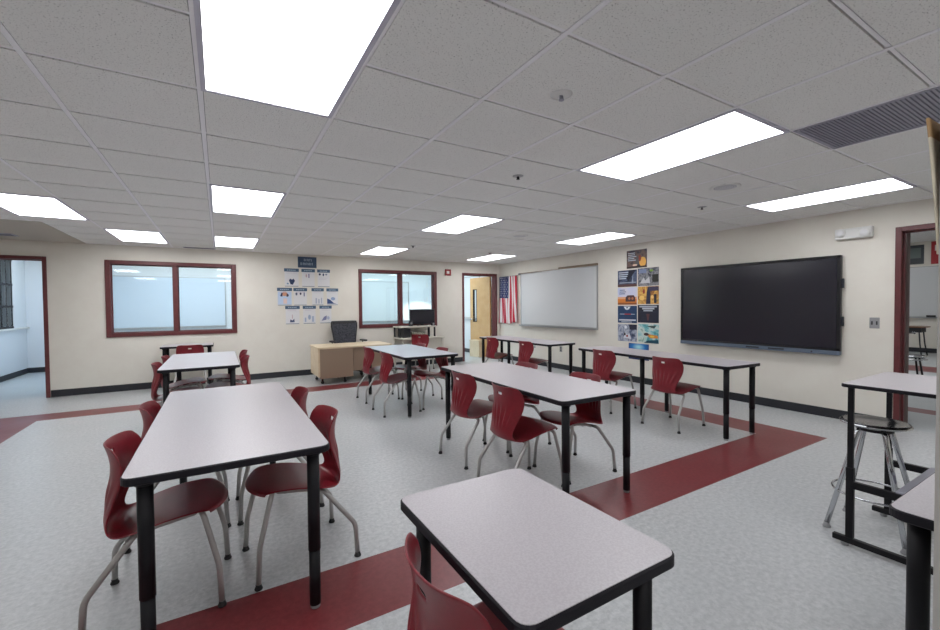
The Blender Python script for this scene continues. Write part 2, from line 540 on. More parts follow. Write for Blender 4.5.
# windows
def window(name, W, mull, y0=YB):
    a, b, zl, zh = W
    e = struct_empty(name, ((a + b) / 2, y0, 0))
    cx = (a + b) / 2
    bm = bmesh.new()
    fw = .05; F0, F1 = y0 - .022, y0 + TH + .01
    A0, A1 = a - .045 - cx, b + .045 - cx
    Z0, Z1 = zl - .04, zh + .04
    def q(x0, x1, z0, z1, f0=F0, f1=F1): box(bm, x0, x1, f0 - y0, f1 - y0, z0, z1, 0, .004)
    q(A0, A0 + .07, Z0, Z1); q(A1 - .07, A1, Z0, Z1)
    q(A0 + .07, A1 - .07, Z0, Z0 + .065); q(A0 + .07, A1 - .07, Z1 - .065, Z1)
    q(mull - .034 - cx, mull + .034 - cx, Z0 + .065, Z1 - .065)
    link('window_frame', bm, M['maroon'], e)
    for (p, r) in ((A0 + .07, mull - .034 - cx), (mull + .034 - cx, A1 - .07)):
        bm = bmesh.new(); box(bm, p + .001, r - .001, .070, .076, Z0 + .066, Z1 - .066)
        link('window_pane', bm, M['glass'], e)
        bm = bmesh.new()   # stops holding the glass
        box(bm, p, r, .05, .07, Z0 + .065, Z0 + .08); box(bm, p, r, .05, .07, Z1 - .08, Z1 - .065)
        box(bm, p, p + .014, .05, .07, Z0 + .08, Z1 - .08); box(bm, r - .014, r, .05, .07, Z0 + .08, Z1 - .08)
        link('glazing_stop', bm, M['maroon'], e)
window('window_1', W1, -.655)
window('window_2', W2, 3.545)

# door frames
def door_frame(name, axis, D, plane, side=1):
    a, b, zl, zh = D
    e = struct_empty(name)
    bm = bmesh.new()
    w = .05
    def q(x0, x1, z0, z1):
        if axis == 'x': box(bm, x0, x1, plane - .018, plane + TH + .018, z0, z1, 0, .003)
        else: box(bm, plane - .018, plane + TH + .018, x0, x1, z0, z1, 0, .003)
    q(a - .045, a + .005, 0, zh + .045); q(b - .005, b + .045, 0, zh + .045); q(a + .005, b - .005, zh - .005, zh + .045)
    # door stops inside the jambs
    def s(x0, x1, z0, z1):
        if axis == 'x': box(bm, x0, x1, plane + .05, plane + .09, z0, z1)
        else: box(bm, plane + .05, plane + .09, x0, x1, z0, z1)
    s(a + .005, a + .02, 0, zh - .005); s(b - .02, b - .005, 0, zh - .005); s(a + .02, b - .02, zh - .02, zh - .005)
    link('door_frame', bm, M['maroon'], e)
    return e
door_frame('door_1', 'x', DL, YB)
d2 = door_frame('door_2', 'x', DB, YB)
d3 = door_frame('door_3', 'y', DR, XR)

def leaf(parent, hx, hy, ang, m, lite=True, h=2.132, w=.9):
    Mx = Matrix.Translation((hx, hy, 0)) @ Matrix.Rotation(ang, 4, 'Z')
    bm = bmesh.new()
    if lite:
        l0, l1, g0, g1 = .60, .74, .95, 1.80
        box(bm, 0, l0, -.022, .022, .01, h); box(bm, l1, w, -.022, .022, .01, h)
        box(bm, l0, l1, -.022, .022, .01, g0); box(bm, l0, l1, -.022, .022, g1, h)
    else: box(bm, 0, w, -.022, .022, .01, h)
    bm.transform(Mx)
    d = link('door_leaf', bm, m, parent)
    if lite:
        bm = bmesh.new()
        for a in ((l0 - .02, l0, g0 - .02, g1 + .02), (l1, l1 + .02, g0 - .02, g1 + .02), (l0, l1, g0 - .02, g0), (l0, l1, g1, g1 + .02)):
            box(bm, a[0], a[1], -.028, .028, a[2], a[3])
        bm.transform(Mx); link('door_window_frame', bm, M['black_metal'], d)
        bm = bmesh.new(); box(bm, l0, l1, -.003, .003, g0, g1); bm.transform(Mx); link('door_window_pane', bm, M['glass'], d)
    bm = bmesh.new()
    for s in (-1, 1):
        tube(bm, bend([(w - .06, s * .02, 1.0), (w - .06, s * .07, 1.0), (w - .18, s * .07, 1.0)], .015), .010, 10)
    bm.transform(Mx); link('door_handle', bm, M['chrome'], d)
    return d
leaf(d2, 6.105, YB + TH + .05, math.radians(94.0), M['oak'])
leaf(d3, XR + TH + .04, 1.512, math.radians(13.2), M['doorgrey'], False)

# ------------------------------------------------------------------ rooms beyond the openings
# hall behind the left doorway
HX0, HX1, HY1 = -3.60, -2.22, 12.75
floor_grid('floor_hall', [HX0 - .1, XR + 1.0], [YB + TH, HY1 + .1], lambda x, y: False, [M['floor2']], -.0005)
LW = (9.6, 12.12, 1.0, 2.40)
wall('wall_hall_left', 'y', HX0 - .2, HX0, YB + TH, HY1 + .1, 0, 2.7, [LW], M['wall_blue'])
wall('wall_hall_far', 'x', HY1, HY1 + .1, HX0, HX1 + .1, 0, 2.7, [], M['wall_blue'])
wall('wall_hall_right', 'y', HX1, HX1 + .08, YB + TH, HY1, 0, 2.7, [], M['wall_blue'])
bm = bmesh.new(); box(bm, HX0, HX1, YB + TH, HY1, 2.6, 2.7); struct('ceiling_hall', bm, M['tile'])
baseboard('baseboard_hall', 'y', HX0, HX0 + .01, [(YB + TH, HY1)])
baseboard('baseboard_hall_far', 'x', HY1 - .01, HY1, [(HX0 + .01, HX1)])
e = struct_empty('window_3', (HX0, 0, 0))
bm = bmesh.new()
ys = [9.6 + k * (2.52 / 5) for k in range(6)]
for y in ys: box(bm, -.035, -.015, y - .018 if y > 9.7 else y, y + .018 if y < 12.0 else y, 1.0, 2.4)
for z in (1.0, 1.42, 1.86, 2.36): box(bm, -.045, -.005, 9.6, 12.12, z, z + .04)
for y in (11.86,): box(bm, -.03, -.02, y - .012, y + .012, 1.04, 2.36)
link('window_frame', bm, M['black_metal'], e)
bm = bmesh.new(); box(bm, -.028, -.022, 9.61, 12.11, 1.01, 2.39); link('window_pane', bm, M['glass'], e)
bm = bmesh.new(); box(bm, -.19, .05, 9.55, 12.74, .965, 1.0, 0, .004); link('window_sill', bm, M['white_plastic'], e)

# classroom behind both wall windows and the rear door
R0 = -2.14
wall('wall_rear_room_far', 'x', 12.0, 12.1, R0, XR + 1.0, 0, 2.7, [], M['wall_blue'])
wall('wall_rear_room_divider', 'y', 1.35, 1.45, YB + TH, 12.0, 0, 2.7, [], M['wall_blue'])
wall('wall_rear_room_right', 'y', XR + .02, XR + .12, YB + TH, 12.0, 0, 2.7, [], M['wall_blue'])
bm = bmesh.new(); box(bm, R0, XR + .12, YB + TH, 12.0, 2.6, 2.7); struct('ceiling_rear_room', bm, M['tile'])
baseboard('baseboard_rear_room', 'y', XR + .01, XR + .02, [(YB + TH + .01, 11.99)])
def whiteboard(label, axis, p, a0, a1, z0, z1, m, tray=True, rail=None, sgn=-1):
    """board fixed on a wall plane p, room side in direction sgn"""
    t = thing('whiteboard', label, 'whiteboard', (p, (a0 + a1) / 2, z0) if axis == 'y' else ((a0 + a1) / 2, p, z0))
    rz = 0 if axis == 'y' else -PI / 2
    t.rotation_euler = (0, 0, rz)
    L = (a1 - a0) / 2; H = z1 - z0
    s = sgn
    # local: x = out of the wall (s direction), y = along
    bm = bmesh.new(); box(bm, *sorted((0, s * .014)), -L + .01, L - .01, .01, H - .01); link('board_surface', bm, m, t)
    bm = bmesh.new(); w = .018
    xr = sorted((0, s * .022))
    box(bm, *xr, -L, -L + w, 0, H); box(bm, *xr, L - w, L, 0, H); box(bm, *xr, -L + w, L - w, 0, w); box(bm, *xr, -L + w, L - w, H - w, H)
    link('board_frame', bm, M['alu'], t)
    if tray:
        bm = bmesh.new(); box(bm, *sorted((s * .0, s * .075)), -L, L, -.022, -.002, 0, .004); box(bm, *sorted((s * .068, s * .075)), -L, L, -.004, .006)
        link('marker_tray', bm, M['alu'], t)
    return t
whiteboard('white board seen through the left wall window in the next room', 'x', 12.0, -2.06, .14, .93, 2.11, M['board_blue'], sgn=1)

# ------------------------------------------------------------------ tables
def table(label, x0, x1, y0, y1, T=.755, rz=0.0, legs=None, group='rectangular classroom tables', lam='lam', pivot=None, lr=.027, inset=(.073, .048), rad=.045, cat='table'):
    if not isinstance(inset, tuple): inset = (inset, inset)
    cx, cy = (x0 + x1) / 2, (y0 + y1) / 2
    hx, hy = (x1 - x0) / 2, (y1 - y0) / 2
    t = thing('classroom_table', label, cat, (cx, cy, 0), rz, group)
    bm = bmesh.new(); prism(bm, rrect(-hx + .005, hx - .005, -hy + .005, hy - .005, rad - .004), T - .006, T, 0, .0008)
    top = link('tabletop', bm, M[lam], t)
    bm = bmesh.new(); prism(bm, rrect(-hx, hx, -hy, hy, rad), T - .033, T - .0015, 0, .004)
    link('edge_band', bm, M['edge'], top)
    if legs is None: legs = [(sx * (hx - inset[0]), sy * (hy - inset[1])) for sx in (-1, 1) for sy in (-1, 1)]
    for (lx, ly) in legs:
        bm = bmesh.new(); cyl(bm, (lx, ly), lr, .27, T - .033, 24)
        cyl(bm, (lx, ly), lr + .006, T - .045, T - .033, 24)
        lg = link('leg', bm, M['black_metal'], t)
        bm = bmesh.new(); cyl(bm, (lx, ly), lr - .0025, .018, .27, 24)
        link('leg_extension', bm, M['black_metal'], lg)
        bm = bmesh.new(); lathe(bm, [(.0, .0), (.019, 0), (.021, .004), (.02, .012), (.016, .022), (0, .022)], 20, 0, (lx, ly))
        link('glide', bm, M['grey_plastic'], lg)
    return t
# left front, left rear, small one by the window
table('long grey table at front left with empty top nearest the camera', -.332, .428, 1.967, 3.87)
table('grey table far left in front of the small desk by the window', -.56, .185, 5.25, 6.95)
table('long grey table at room centre with two chairs each side', 1.918, 2.645, 2.012, 3.88, rz=math.radians(-1.5), inset=(.07, .05))
table('pale grey table in front of the teacher desk', 1.925, 2.685, 4.79, 6.47, lam='lam_blue')
table('small single grey desk in the front centre foreground', .498, 1.007, .642, 1.326, T=.745, inset=.066, rad=.04, cat='desk', group=None, lr=.024)
table('small single desk against the wall under the left window', -.84, -.10, 8.33, 8.90, inset=.06, cat='desk', group=None)
table('grey table corner at the lower right edge of the view', 1.775, 2.54, -1.35, .458, T=.745, inset=(.095, .055), lr=.0265)
L6 = lambda hx, hy, k: [(sx * (hx - .075), q) for sx in (-1, 1) for q in (-hy + .055, k, hy - .055)]
table('long narrow grey table along the right wall below the whiteboard', 4.43, 5.03, 5.04, 7.12, rz=math.radians(0), legs=L6(.30, 1.04, .12))
table('long narrow grey table along the right wall below the big display', 4.365, 4.955, 2.235, 4.42, rz=math.radians(-4.0), legs=L6(.295, 1.092, .0))

# ------------------------------------------------------------------ the red chair
def make_shell():
    rows = [(.263, .434, .176, -.062, 0), (.260, .440, .182, -.058, 0), (.240, .451, .197, -.044, .001), (.16, .457, .215, -.006, .004),
            (.05, .446, .224, 0, .006), (-.04, .424, .224, 0, .008), (-.11, .402, .212, 0, .012), (-.165, .391, .186, .012, .016),
            (-.202, .405, .156, .024, .014), (-.214, .448, .140, .032, .004), (-.208, .507, .151, .044, 0), (-.199, .567, .173, .058, 0),
            (-.190, .625, .188, .070, 0), (-.187, .680, .191, .076, 0), (-.191, .720, .187, .074, 0), (-.199, .755, .179, .068, 0), (-.210, .786, .166, .058, 0)]
    n = 4
    sp = [Vector((r[0], r[1], r[2])) for r in rows]; ex = [Vector((r[3], r[4], 0)) for r in rows]
    S = spline(sp, n); X = spline(ex, n)
    NT = 32
    bm = bmesh.new()
    G = []
    for a, b in zip(S, X):
        row = []
        z = a[1]
        for k in range(NT + 1):
            t = -1 + 2 * k / NT
            tt = abs(t) ** 2.3
            y = a[2] * t
            x = a[0] + b[0] * tt; zz = z + b[1] * tt
            # vertical flutes around the waist of the back
            if a[0] < -.15 and .47 < z < .66:
                f = math.sin((z - .47) / .19 * PI) ** 1.5
                x += .0085 * f * math.cos(t * PI * 7.5 * (1 + (z - .56) * -1.2)) * (1 - tt)
            if z > .74 and a[0] < -.15:      # crown dips a little, corners rounded off
                f = (z - .74) / .046
                zz += .004 * f * (abs(t) ** 2) - .012 * f * abs(t) ** 9
            row.append(bm.verts.new((x, y, zz)))
        G.append(row)
    NR = len(G)
    for i in range(NR - 1):
        zc = S[i][1]
        for k in range(NT):
            if i in (NR - 9, NR - 8) and 14 <= k <= 17: continue    # hand slot
            f = bm.faces.new((G[i][k], G[i + 1][k], G[i + 1][k + 1], G[i][k + 1])); f.smooth = True
    o = link('seat_shell', bm, M['red'], None, True)
    m = o.modifiers.new('s', 'SOLIDIFY'); m.thickness = .0065; m.offset = 0
    m = o.modifiers.new('b', 'SUBSURF'); m.levels = 1; m.render_levels = 1
    bpy.context.view_layer.update()
    bake(o)
    for p in o.data.polygons: p.use_smooth = True
    return o

def make_chair(label, loc, rz, group):
    t = thing('school_chair', label, 'chair', loc, rz, group)
    s = make_shell(); s.parent = t
    bm = bmesh.new()
    for sy in (-1, 1):
        tube(bm, [(-.08, sy * .140, .386), (.0, sy * .148, .410), (.14, sy * .150, .436)], .011, 10)
    tube(bm, [(-.07, -.14, .382), (-.07, .14, .382)], .0095, 10)
    tube(bm, [(.14, -.15, .434), (.14, .15, .434)], .0095, 10)
    for sy in (-1, 1):
        box(bm, -.03, .0, sy * .10 - .012, sy * .10 + .012, .384, .42); box(bm, .07, .10, sy * .10 - .012, sy * .10 + .012, .40, .445)
    link('seat_frame', bm, M['silver'], t)
    P = {('r', 1): [(-.07, .10, .384), (-.088, .186, .388), (-.243, .213, .180), (-.250, .226, .022)],
         ('f', 1): [(.15, .10, .434), (.176, .178, .432), (.236, .196, .19), (.245, .206, .022)]}
    for k in ('r', 'f'):
        for sy in (-1, 1):
            pts = [(a, sy * b, c) for a, b, c in P[(k, 1)]]
            bm = bmesh.new(); tube(bm, bend(pts, .030, 6), .0128, 12)
            lg = link('leg', bm, M['silver'], t)
            x, y, z = pts[-1]
            bm = bmesh.new(); lathe(bm, [(0, 0), (.017, 0), (.019, .004), (.017, .011), (.0135, .016), (.0135, .026), (0, .026)], 18, 0, (x, y))
            link('glide', bm, M['glide'], lg)
    return t

D = math.radians
chairs = [
 # x, y, heading (deg, 0 = facing +x), label, group
 (-.245, 2.47, -4, 'red chair at the near left side of the front left table, back to the left', 'A'),
 (.365, 2.51, 185, 'red chair at the near right side of the front left table, facing left', 'A'),
 (-.225, 3.25, 0, 'red chair at the far left side of the front left table, mostly hidden', 'A'),
 (.335, 3.24, 180, 'red chair at the far right side of the front left table, mostly hidden', 'A'),
 (2.01, 3.29, 2, 'red chair at the centre table, left side, farther of the two seen from behind', 'C'),
 (1.975, 2.57, 0, 'red chair at the centre table, left side, nearer one seen from behind with hand slot', 'C'),
 (2.535, 2.585, 180, 'red chair at the centre table, right side nearest the corner leg, facing left', 'C'),
 (2.54, 3.39, 180, 'red chair at the centre table, right side farther one, back top above the tabletop', 'C'),
 (4.43, 2.92, 0, 'red chair at the wall table below the display, nearer of its two', 'G'),
 (4.47, 3.86, 0, 'red chair at the wall table below the display, one beside the wall posters', 'G'),
 (4.50, 5.54, 0, 'red chair at the wall table below the whiteboard, nearer of its two', 'G'),
 (4.50, 6.54, 0, 'red chair at the wall table below the whiteboard, farthest one near the flag', 'G'),
 (2.02, 6.10, 0, 'red chair on the left side of the pale table, nearest the teacher desk', 'D'),
 (1.99, 5.25, 0, 'red chair on the left side of the pale table, front one seen from behind', 'D'),
 (2.55, 5.31, 180, 'red chair on the right side of the pale table, front one facing left', 'D'),
 (2.55, 6.06, 180, 'red chair on the right side of the pale table, rear one facing left', 'D'),
 (-.435, 5.66, 0, 'red chair on the left side of the far left table, nearer one', 'E'),
 (-.42, 6.42, 0, 'red chair on the left side of the far left table, farther one', 'E'),
 (.10, 5.88, 180, 'red chair on the right side of the far left table, nearer one', 'E'),
 (.115, 6.62, 180, 'red chair on the right side of the far left table, farther one', 'E'),
 (-.42, 8.28, 90, 'red chair pushed under the small desk below the left window', None),
 (3.70, 8.25, 52, 'red chair pulled up to the computer workstation under the rear window', None),
 (.58, .878, 0, 'red chair in the foreground bottom, back to the camera at the small desk', None),
]
GR = {'A': 'red chairs around the front left table', 'C': 'red chairs around the centre table', 'G': 'red chairs at the right wall tables',
      'D': 'red chairs around the pale table', 'E': 'red chairs around the far left table'}
first = None
for (x, y, a, lab, g) in chairs:
    if first is None: first = make_chair(lab, (x, y, 0), D(a), GR[g])
    else:
        c = dup(first, (x, y, 0), D(a), lab, GR.get(g))
        if g is None and 'group' in c: del c['group']

# ------------------------------------------------------------------ standing table and stool at the right
def standing_table():
    t = thing('standing_table', 'tall grey-topped standing table on black metal frame by the right doorway', 'table', (0, 0, 0))
    T = .925; x0, x1, y0, y1 = 3.02, 3.765, -.45, .972
    bm = bmesh.new(); prism(bm, rrect(x0 + .004, x1 - .004, y0 + .004, y1 - .004, .02), T - .005, T, 0, .0008); top = link('tabletop', bm, M['lam'], t)
    bm = bmesh.new(); prism(bm, rrect(x0, x1, y0, y1, .022), T - .021, T - .0012, 0, .003); link('edge_band', bm, M['edge'], top)
    for x in (3.045, 3.665):
        for y in (.93, -.42):
            bm = bmesh.new(); box(bm, x - .010, x + .010, y - .013, y + .013, .30, T - .021, 0, .002)
            lg = link('leg', bm, M['black_metal'], t)
            bm = bmesh.new(); box(bm, x - .013, x + .013, y - .017, y + .017, .05, .45, 0, .002)
            link('leg_sleeve', bm, M['black_metal'], lg)
        bm = bmesh.new(); box(bm, x - .016, x + .016, -.52, 1.005, .018, .05, 0, .004); bs = link('base_rail', bm, M['black_metal'], t)
        for y in (.95, -.47):
            bm = bmesh.new(); cyl(bm, (x, y), .018, 0, .018, 16, bev=.003); link('glide', bm, M['grey_plastic'], bs)
        bm = bmesh.new(); box(bm, x - .014, x + .014, -.42, .93, .335, .375, 0, .003); link('side_stretcher', bm, M['black_metal'], t)
    bm = bmesh.new(); box(bm, 3.045, 3.665, .70, .745, .335, .385, 0, .004); link('cross_stretcher', bm, M['vent'], t)
standing_table()

def stool():
    t = thing('round_stool', 'black round stool with chrome legs under the standing table', 'stool', (3.375, .92, 0), D(2))
    bm = bmesh.new()
    lathe(bm, [(0, .636), (.09, .634), (.135, .64), (.151, .650), (.156, .660), (.153, .668), (.141, .668), (.11, .660), (.06, .655), (0, .654)], 48)
    st = link('seat', bm, mat('glossy_black_seat', (30, 28, 34), .18, spec=.6), t)
    bm = bmesh.new(); tube(bm, [(.156 * math.cos(2 * PI * k / 48), .156 * math.sin(2 * PI * k / 48), .655) for k in range(48)], .006, 8, closed=True)
    link('seat_rim', bm, M['chrome'], st)
    bm = bmesh.new(); cyl(bm, (0, 0), .085, .612, .635, 24); link('seat_plate', bm, M['black_metal'], t)
    for k in range(4):
        a = PI / 4 + k * PI / 2
        c, s = math.cos(a), math.sin(a)
        bm = bmesh.new(); tube(bm, bend([(.05 * c, .05 * s, .62), (.085 * c, .085 * s, .61), (.245 * c, .245 * s, .02)], .03), .0135, 12)
        lg = link('leg', bm, M['chrome'], t)
        bm = bmesh.new(); lathe(bm, [(0, 0), (.021, 0), (.022, .006), (.016, .016), (.013, .03), (0, .03)], 18, 0, (.245 * c, .245 * s)); link('glide', bm, M['grey_plastic'], lg)
    bm = bmesh.new(); R = .192
    tube(bm, [(R * math.cos(2 * PI * k / 48), R * math.sin(2 * PI * k / 48), .235) for k in range(48)], .006, 8, closed=True)
    link('foot_ring', bm, M['chrome'], t)
stool()

# ------------------------------------------------------------------ right wall: whiteboard, flag, display, posters
wb = thing('whiteboard', 'large blank whiteboard on the right wall between flag and posters', 'whiteboard', (XR, 6.907, .905))
def build_wb(t, L, H):
    bm = bmesh.new(); box(bm, -.016, 0, -L + .01, L - .01, .01, H - .01); link('board_surface', bm, M['board'], t)
    bm = bmesh.new(); w = .022
    box(bm, -.024, 0, -L, -L + w, 0, H); box(bm, -.024, 0, L - w, L, 0, H); box(bm, -.024, 0, -L + w, L - w, 0, w); box(bm, -.024, 0, -L + w, L - w, H - w, H)
    link('board_frame', bm, M['alu'], t)
    bm = bmesh.new(); box(bm, -.078, 0, -L, L, -.022, -.001, 0, .004); box(bm, -.078, -.070, -L, L, -.004, .008); link('marker_tray', bm, M['alu'], t)
build_wb(wb, 1.20, 1.225)
bm = bmesh.new(); box(bm, -.03, 0, -1.20, -.12, 1.226, 1.272, 0, .003); link('cork_strip', bm, M['cork'], wb)
bm = bmesh.new(); box(bm, -.022, 0, -.12, 1.20, 1.226, 1.243, 0, .003); link('display_rail', bm, M['cork'], wb)
bm = bmesh.new(); box(bm, -.05, 0, 1.22, 1.26, 1.20, 1.245, 0, .004); link('rail_end', bm, M['grey_plastic'], wb)

def flag():
    Y0, Y1, Z0, Z1 = 8.235, 8.985, .925, 2.10
    t = thing('flag', 'flag with red and white stripes and starred blue corner hanging upright on right wall', 'flag', (XR, (Y0 + Y1) / 2, Z1))
    W = Y1 - Y0; H = Z1 - Z0
    reds, whites, blue = flat('flag_red', (196, 34, 62)), flat('flag_white', (232, 226, 226)), flat('flag_blue', (40, 54, 104))
    def P(u, v, off=0):     # u 0 (far/left end) .. 1, v 0 top .. 1
        wv = .024 * math.sin(u * 26 + v * 3.5) * (.25 + .75 * v) + .010 * math.sin(u * 11 + 1.3 - v * 3)
        yy = W / 2 - u * W + .012 * math.sin(v * 6 + u * 5) * v + (.03 * v * (u - .3))* -1
        zz = -v * H + .035 * v * math.sin(u * 9 + .5) * u
        return (-.040 + wv - off, yy, zz)
    bm = bmesh.new()
    NU, NV = 13 * 4, 48
    V = [[bm.verts.new(P(i / NU, j / NV)) for j in range(NV + 1)] for i in range(NU + 1)]
    for i in range(NU):
        for j in range(NV):
            f = bm.faces.new((V[i][j], V[i + 1][j], V[i + 1][j + 1], V[i][j + 1])); f.smooth = True
            st = i // 4
            mi = 0 if st % 2 == 0 else 1
            if st < 7 and j / NV < .44: mi = 2
            f.material_index = mi
    c = link('flag_cloth', bm, [reds, whites, blue], t)
    m = c.modifiers.new('s', 'SOLIDIFY'); m.thickness = .002; m.offset = 0
    bm = bmesh.new()
    for r in range(9):
        for q in range(6 if r % 2 == 0 else 5):
            # canton turned upright: nine columns run down, six across
            uu = (q + (.5 if r % 2 == 0 else 1.0)) / 6 * (7 / 13) * .96 + .008
            vv = (r + .6) / 9.2 * .44
            pc = P(uu, vv, .004)
            vs = []
            for k in range(10):
                rad = .015 if k % 2 == 0 else .006
                a = PI / 2 + k * PI / 5
                vs.append(bm.verts.new((pc[0], pc[1] + rad * math.cos(a), pc[2] + rad * math.sin(a))))
            bm.faces.new(vs)
    s = link('stars', bm, [whites], t)
    m = s.modifiers.new('s', 'SOLIDIFY'); m.thickness = .001
    bm = bmesh.new(); tube(bm, [(-.03, -W / 2 - .04, .004), (-.03, W / 2 + .01, .004)], .006, 8)
    for y in (-W / 2 + .05, 0, W / 2 - .05): box(bm, -.034, 0, y - .006, y + .006, -.002, .012)
    link('hanging_rod', bm, M['alu'], t)
flag()

def display():
    y0, y1, z0, z1 = 1.998, 3.965, .762, 1.930
    t = thing('interactive_display', 'large black wall display screen on the right wall', 'screen', (XR, (y0 + y1) / 2, z0))
    L = (y1 - y0) / 2; H = z1 - z0
    bm = bmesh.new(); box(bm, -.075, -.03, -L, L, .045, H, 0, .006); body = link('display_body', bm, M['bezel'], t)
    bm = bmesh.new(); box(bm, -.079, -.074, -L + .035, L - .035, .075, H - .035); link('screen_glass', bm, M['screen'], t)
    bm = bmesh.new(); w = .032
    box(bm, -.084, -.07, -L, L, H - w, H, 0, .003); box(bm, -.084, -.07, -L, -L + w, .045, H, 0, .003); box(bm, -.084, -.07, L - w, L, .045, H, 0, .003); box(bm, -.084, -.07, -L, L, .05, .075, 0, .003)
    link('bezel', bm, M['bezel'], t)
    bm = bmesh.new(); box(bm, -.09, -.03, -L, L, 0, .05, 0, .006); ch = link('control_strip', bm, M['chin'], t)
    for (a, b) in ((-.42, -.24), (-.13, .03)):
        bm = bmesh.new(); box(bm, -.0925, -.088, a, b, .018, .036); link('port_row', bm, M['slot'], ch)
    bm = bmesh.new(); cyl(bm, (0, 0), .009, -.003, .003, 14); bm.transform(Matrix.Translation((-.0905, -L + .27, .025)) @ Matrix.Rotation(PI / 2, 4, 'Y')); link('power_button', bm, M['slot'], ch)
    bm = bmesh.new()
    box(bm, -.03, 0, -L + .3, L - .3, .3, H - .3)
    link('wall_mount', bm, M['dark'], t)
    for z in (H * .34, H * .72):
        bm = bmesh.new(); box(bm, -.06, -.03, -L - .02, -L + .01, z - .055, z + .055, 0, .004); link('side_clip', bm, M['slot'], t)
display()

# posters ------------------------------------------------------------
def paint(bm, mats, idx, pts, d):
    """flat shape on the card at depth d (towards the room), local y/z in 0..1 of the card"""
    vs = [bm.verts.new((-d, p[0], p[1])) for p in pts]
    f = bm.faces.new(vs); f.material_index = idx

def art_mat(name, cols, scale=6, seed=0., grad=True):
    """printed picture: blotches of several inks"""
    m = bpy.data.materials.new(name); m.use_nodes = True; nt = m.node_tree; b = nt.nodes['Principled BSDF']
    b.inputs['Roughness'].default_value = .4
    tc = nt.nodes.new('ShaderNodeTexCoord'); mp = nt.nodes.new('ShaderNodeMapping'); mp.inputs['Location'].default_value = (seed, seed * 1.7, seed * .6)
    n = nt.nodes.new('ShaderNodeTexNoise'); n.inputs['Scale'].default_value = scale; n.inputs['Detail'].default_value = 5; n.inputs['Roughness'].default_value = .62; n.inputs['Distortion'].default_value = .7
    r = nt.nodes.new('ShaderNodeValToRGB')
    el = r.color_ramp.elements
    while len(el) > 1: el.remove(el[-1])
    for k, c in enumerate(cols):
        p = .30 + .40 * k / (len(cols) - 1)
        if k == 0: el[0].position = p; el[0].color = lin(c)
        else:
            e_ = el.new(p); e_.color = lin(c)
    nt.links.new(tc.outputs['Object'], mp.inputs['Vector']); nt.links.new(mp.outputs[0], n.inputs['Vector']); nt.links.new(n.outputs['Fac'], r.inputs[0]); nt.links.new(r.outputs[0], b.inputs['Base Color'])
    return m

def wall_poster(label, y0, y1, z0, z1, cols, shapes, scale=7, seed=0, group='picture posters beside the display'):
    w, h = y1 - y0, z1 - z0
    bm = bmesh.new(); box(bm, -.0035, 0, -w / 2, w / 2, -h / 2, h / 2, 0)
    mats = [art_mat('printed_poster', cols, scale, seed)]
    for n_, (rgb, pts) in enumerate(shapes):
        mats.append(flat('ink_%02x%02x%02x' % rgb, rgb))
        # u runs left->right as seen from the room (left = larger y)
        vs = [bm.verts.new((-.0042 - .00025 * n_, w / 2 - u * w, -h / 2 + v * h)) for u, v in pts]
        f = bm.faces.new(vs); f.material_index = len(mats) - 1
    o = link('poster', bm, mats); o.location = (XR - .001, (y0 + y1) / 2, (z0 + z1) / 2)
    tag(o, label, 'poster', group)
    return o
def R_(a, b, c, d): return [(a, b), (c, b), (c, d), (a, d)]
def lines(u0, u1, v, n, dv=.07, h=.035, seed=1):
    rnd = random.Random(seed); out = []
    for k in range(n):
        a = u0 + rnd.random() * .03; b = u1 - rnd.random() * (u1 - u0) * .3
        out.append(R_(a, v - k * dv, b, v - k * dv + h))
    return out
def ell(cu, cv, ru, rv, n=18): return [(cu + ru * math.cos(2 * PI * k / n), cv + rv * math.sin(2 * PI * k / n)) for k in range(n)]
PY = (5.237, 4.829, 4.809, 4.402)
W_ = (196, 204, 216)
PO = []
wall_poster('dark poster with figure and orange glow, single one at top of the wall poster block', 4.63, 5.04, 2.01, 2.325,
   [(34, 34, 46), (70, 66, 78), (120, 96, 88), (60, 56, 66)],
   [((236, 176, 84), ell(.80, .32, .17, .26)), ((150, 70, 50), ell(.66, .52, .07, .17)), ((96, 92, 96), [(.42, .15), (.62, .2), (.6, .62), (.46, .66)]),
    ((60, 44, 40), R_(0, 0, 1, .10)), ((236, 206, 180), ell(.42, .17, .12, .05))] + [(W_, s) for s in lines(.06, .5, .82, 5, .1, .045, 3)], 8, 1)
wall_poster('dark blue poster with pale lettering in the left column of the block, first row', PY[1], PY[0], 1.69, 1.985,
   [(28, 34, 58), (44, 54, 84), (84, 96, 124), (36, 40, 62)],
   [((18, 22, 44), [(.55, .3), (.95, .98), (.6, .98), (.45, .6)]), ((150, 160, 176), R_(.1, .22, .95, .28)), ((90, 60, 58), R_(0, 0, 1, .16)), ((150, 160, 180), [(.74, .2), (.8, .75), (.83, .2)])]
   + [(W_, s) for s in lines(.06, .58, .84, 4, .12, .06, 4)], 9, 2)
wall_poster('dark poster with pale rubble and green spot in the right column, first row', PY[3], PY[2], 1.69, 1.995,
   [(24, 26, 34), (74, 78, 88), (150, 150, 156), (40, 46, 44)],
   [((120, 160, 60), ell(.66, .84, .09, .06)), ((34, 36, 30), R_(.70, .2, .98, .62)), ((120, 132, 168), R_(.05, .72, .42, .95)), ((196, 196, 200), [(.1, .15), (.3, .5), (.36, .3), (.55, .5), (.6, .15)])], 14, 3)
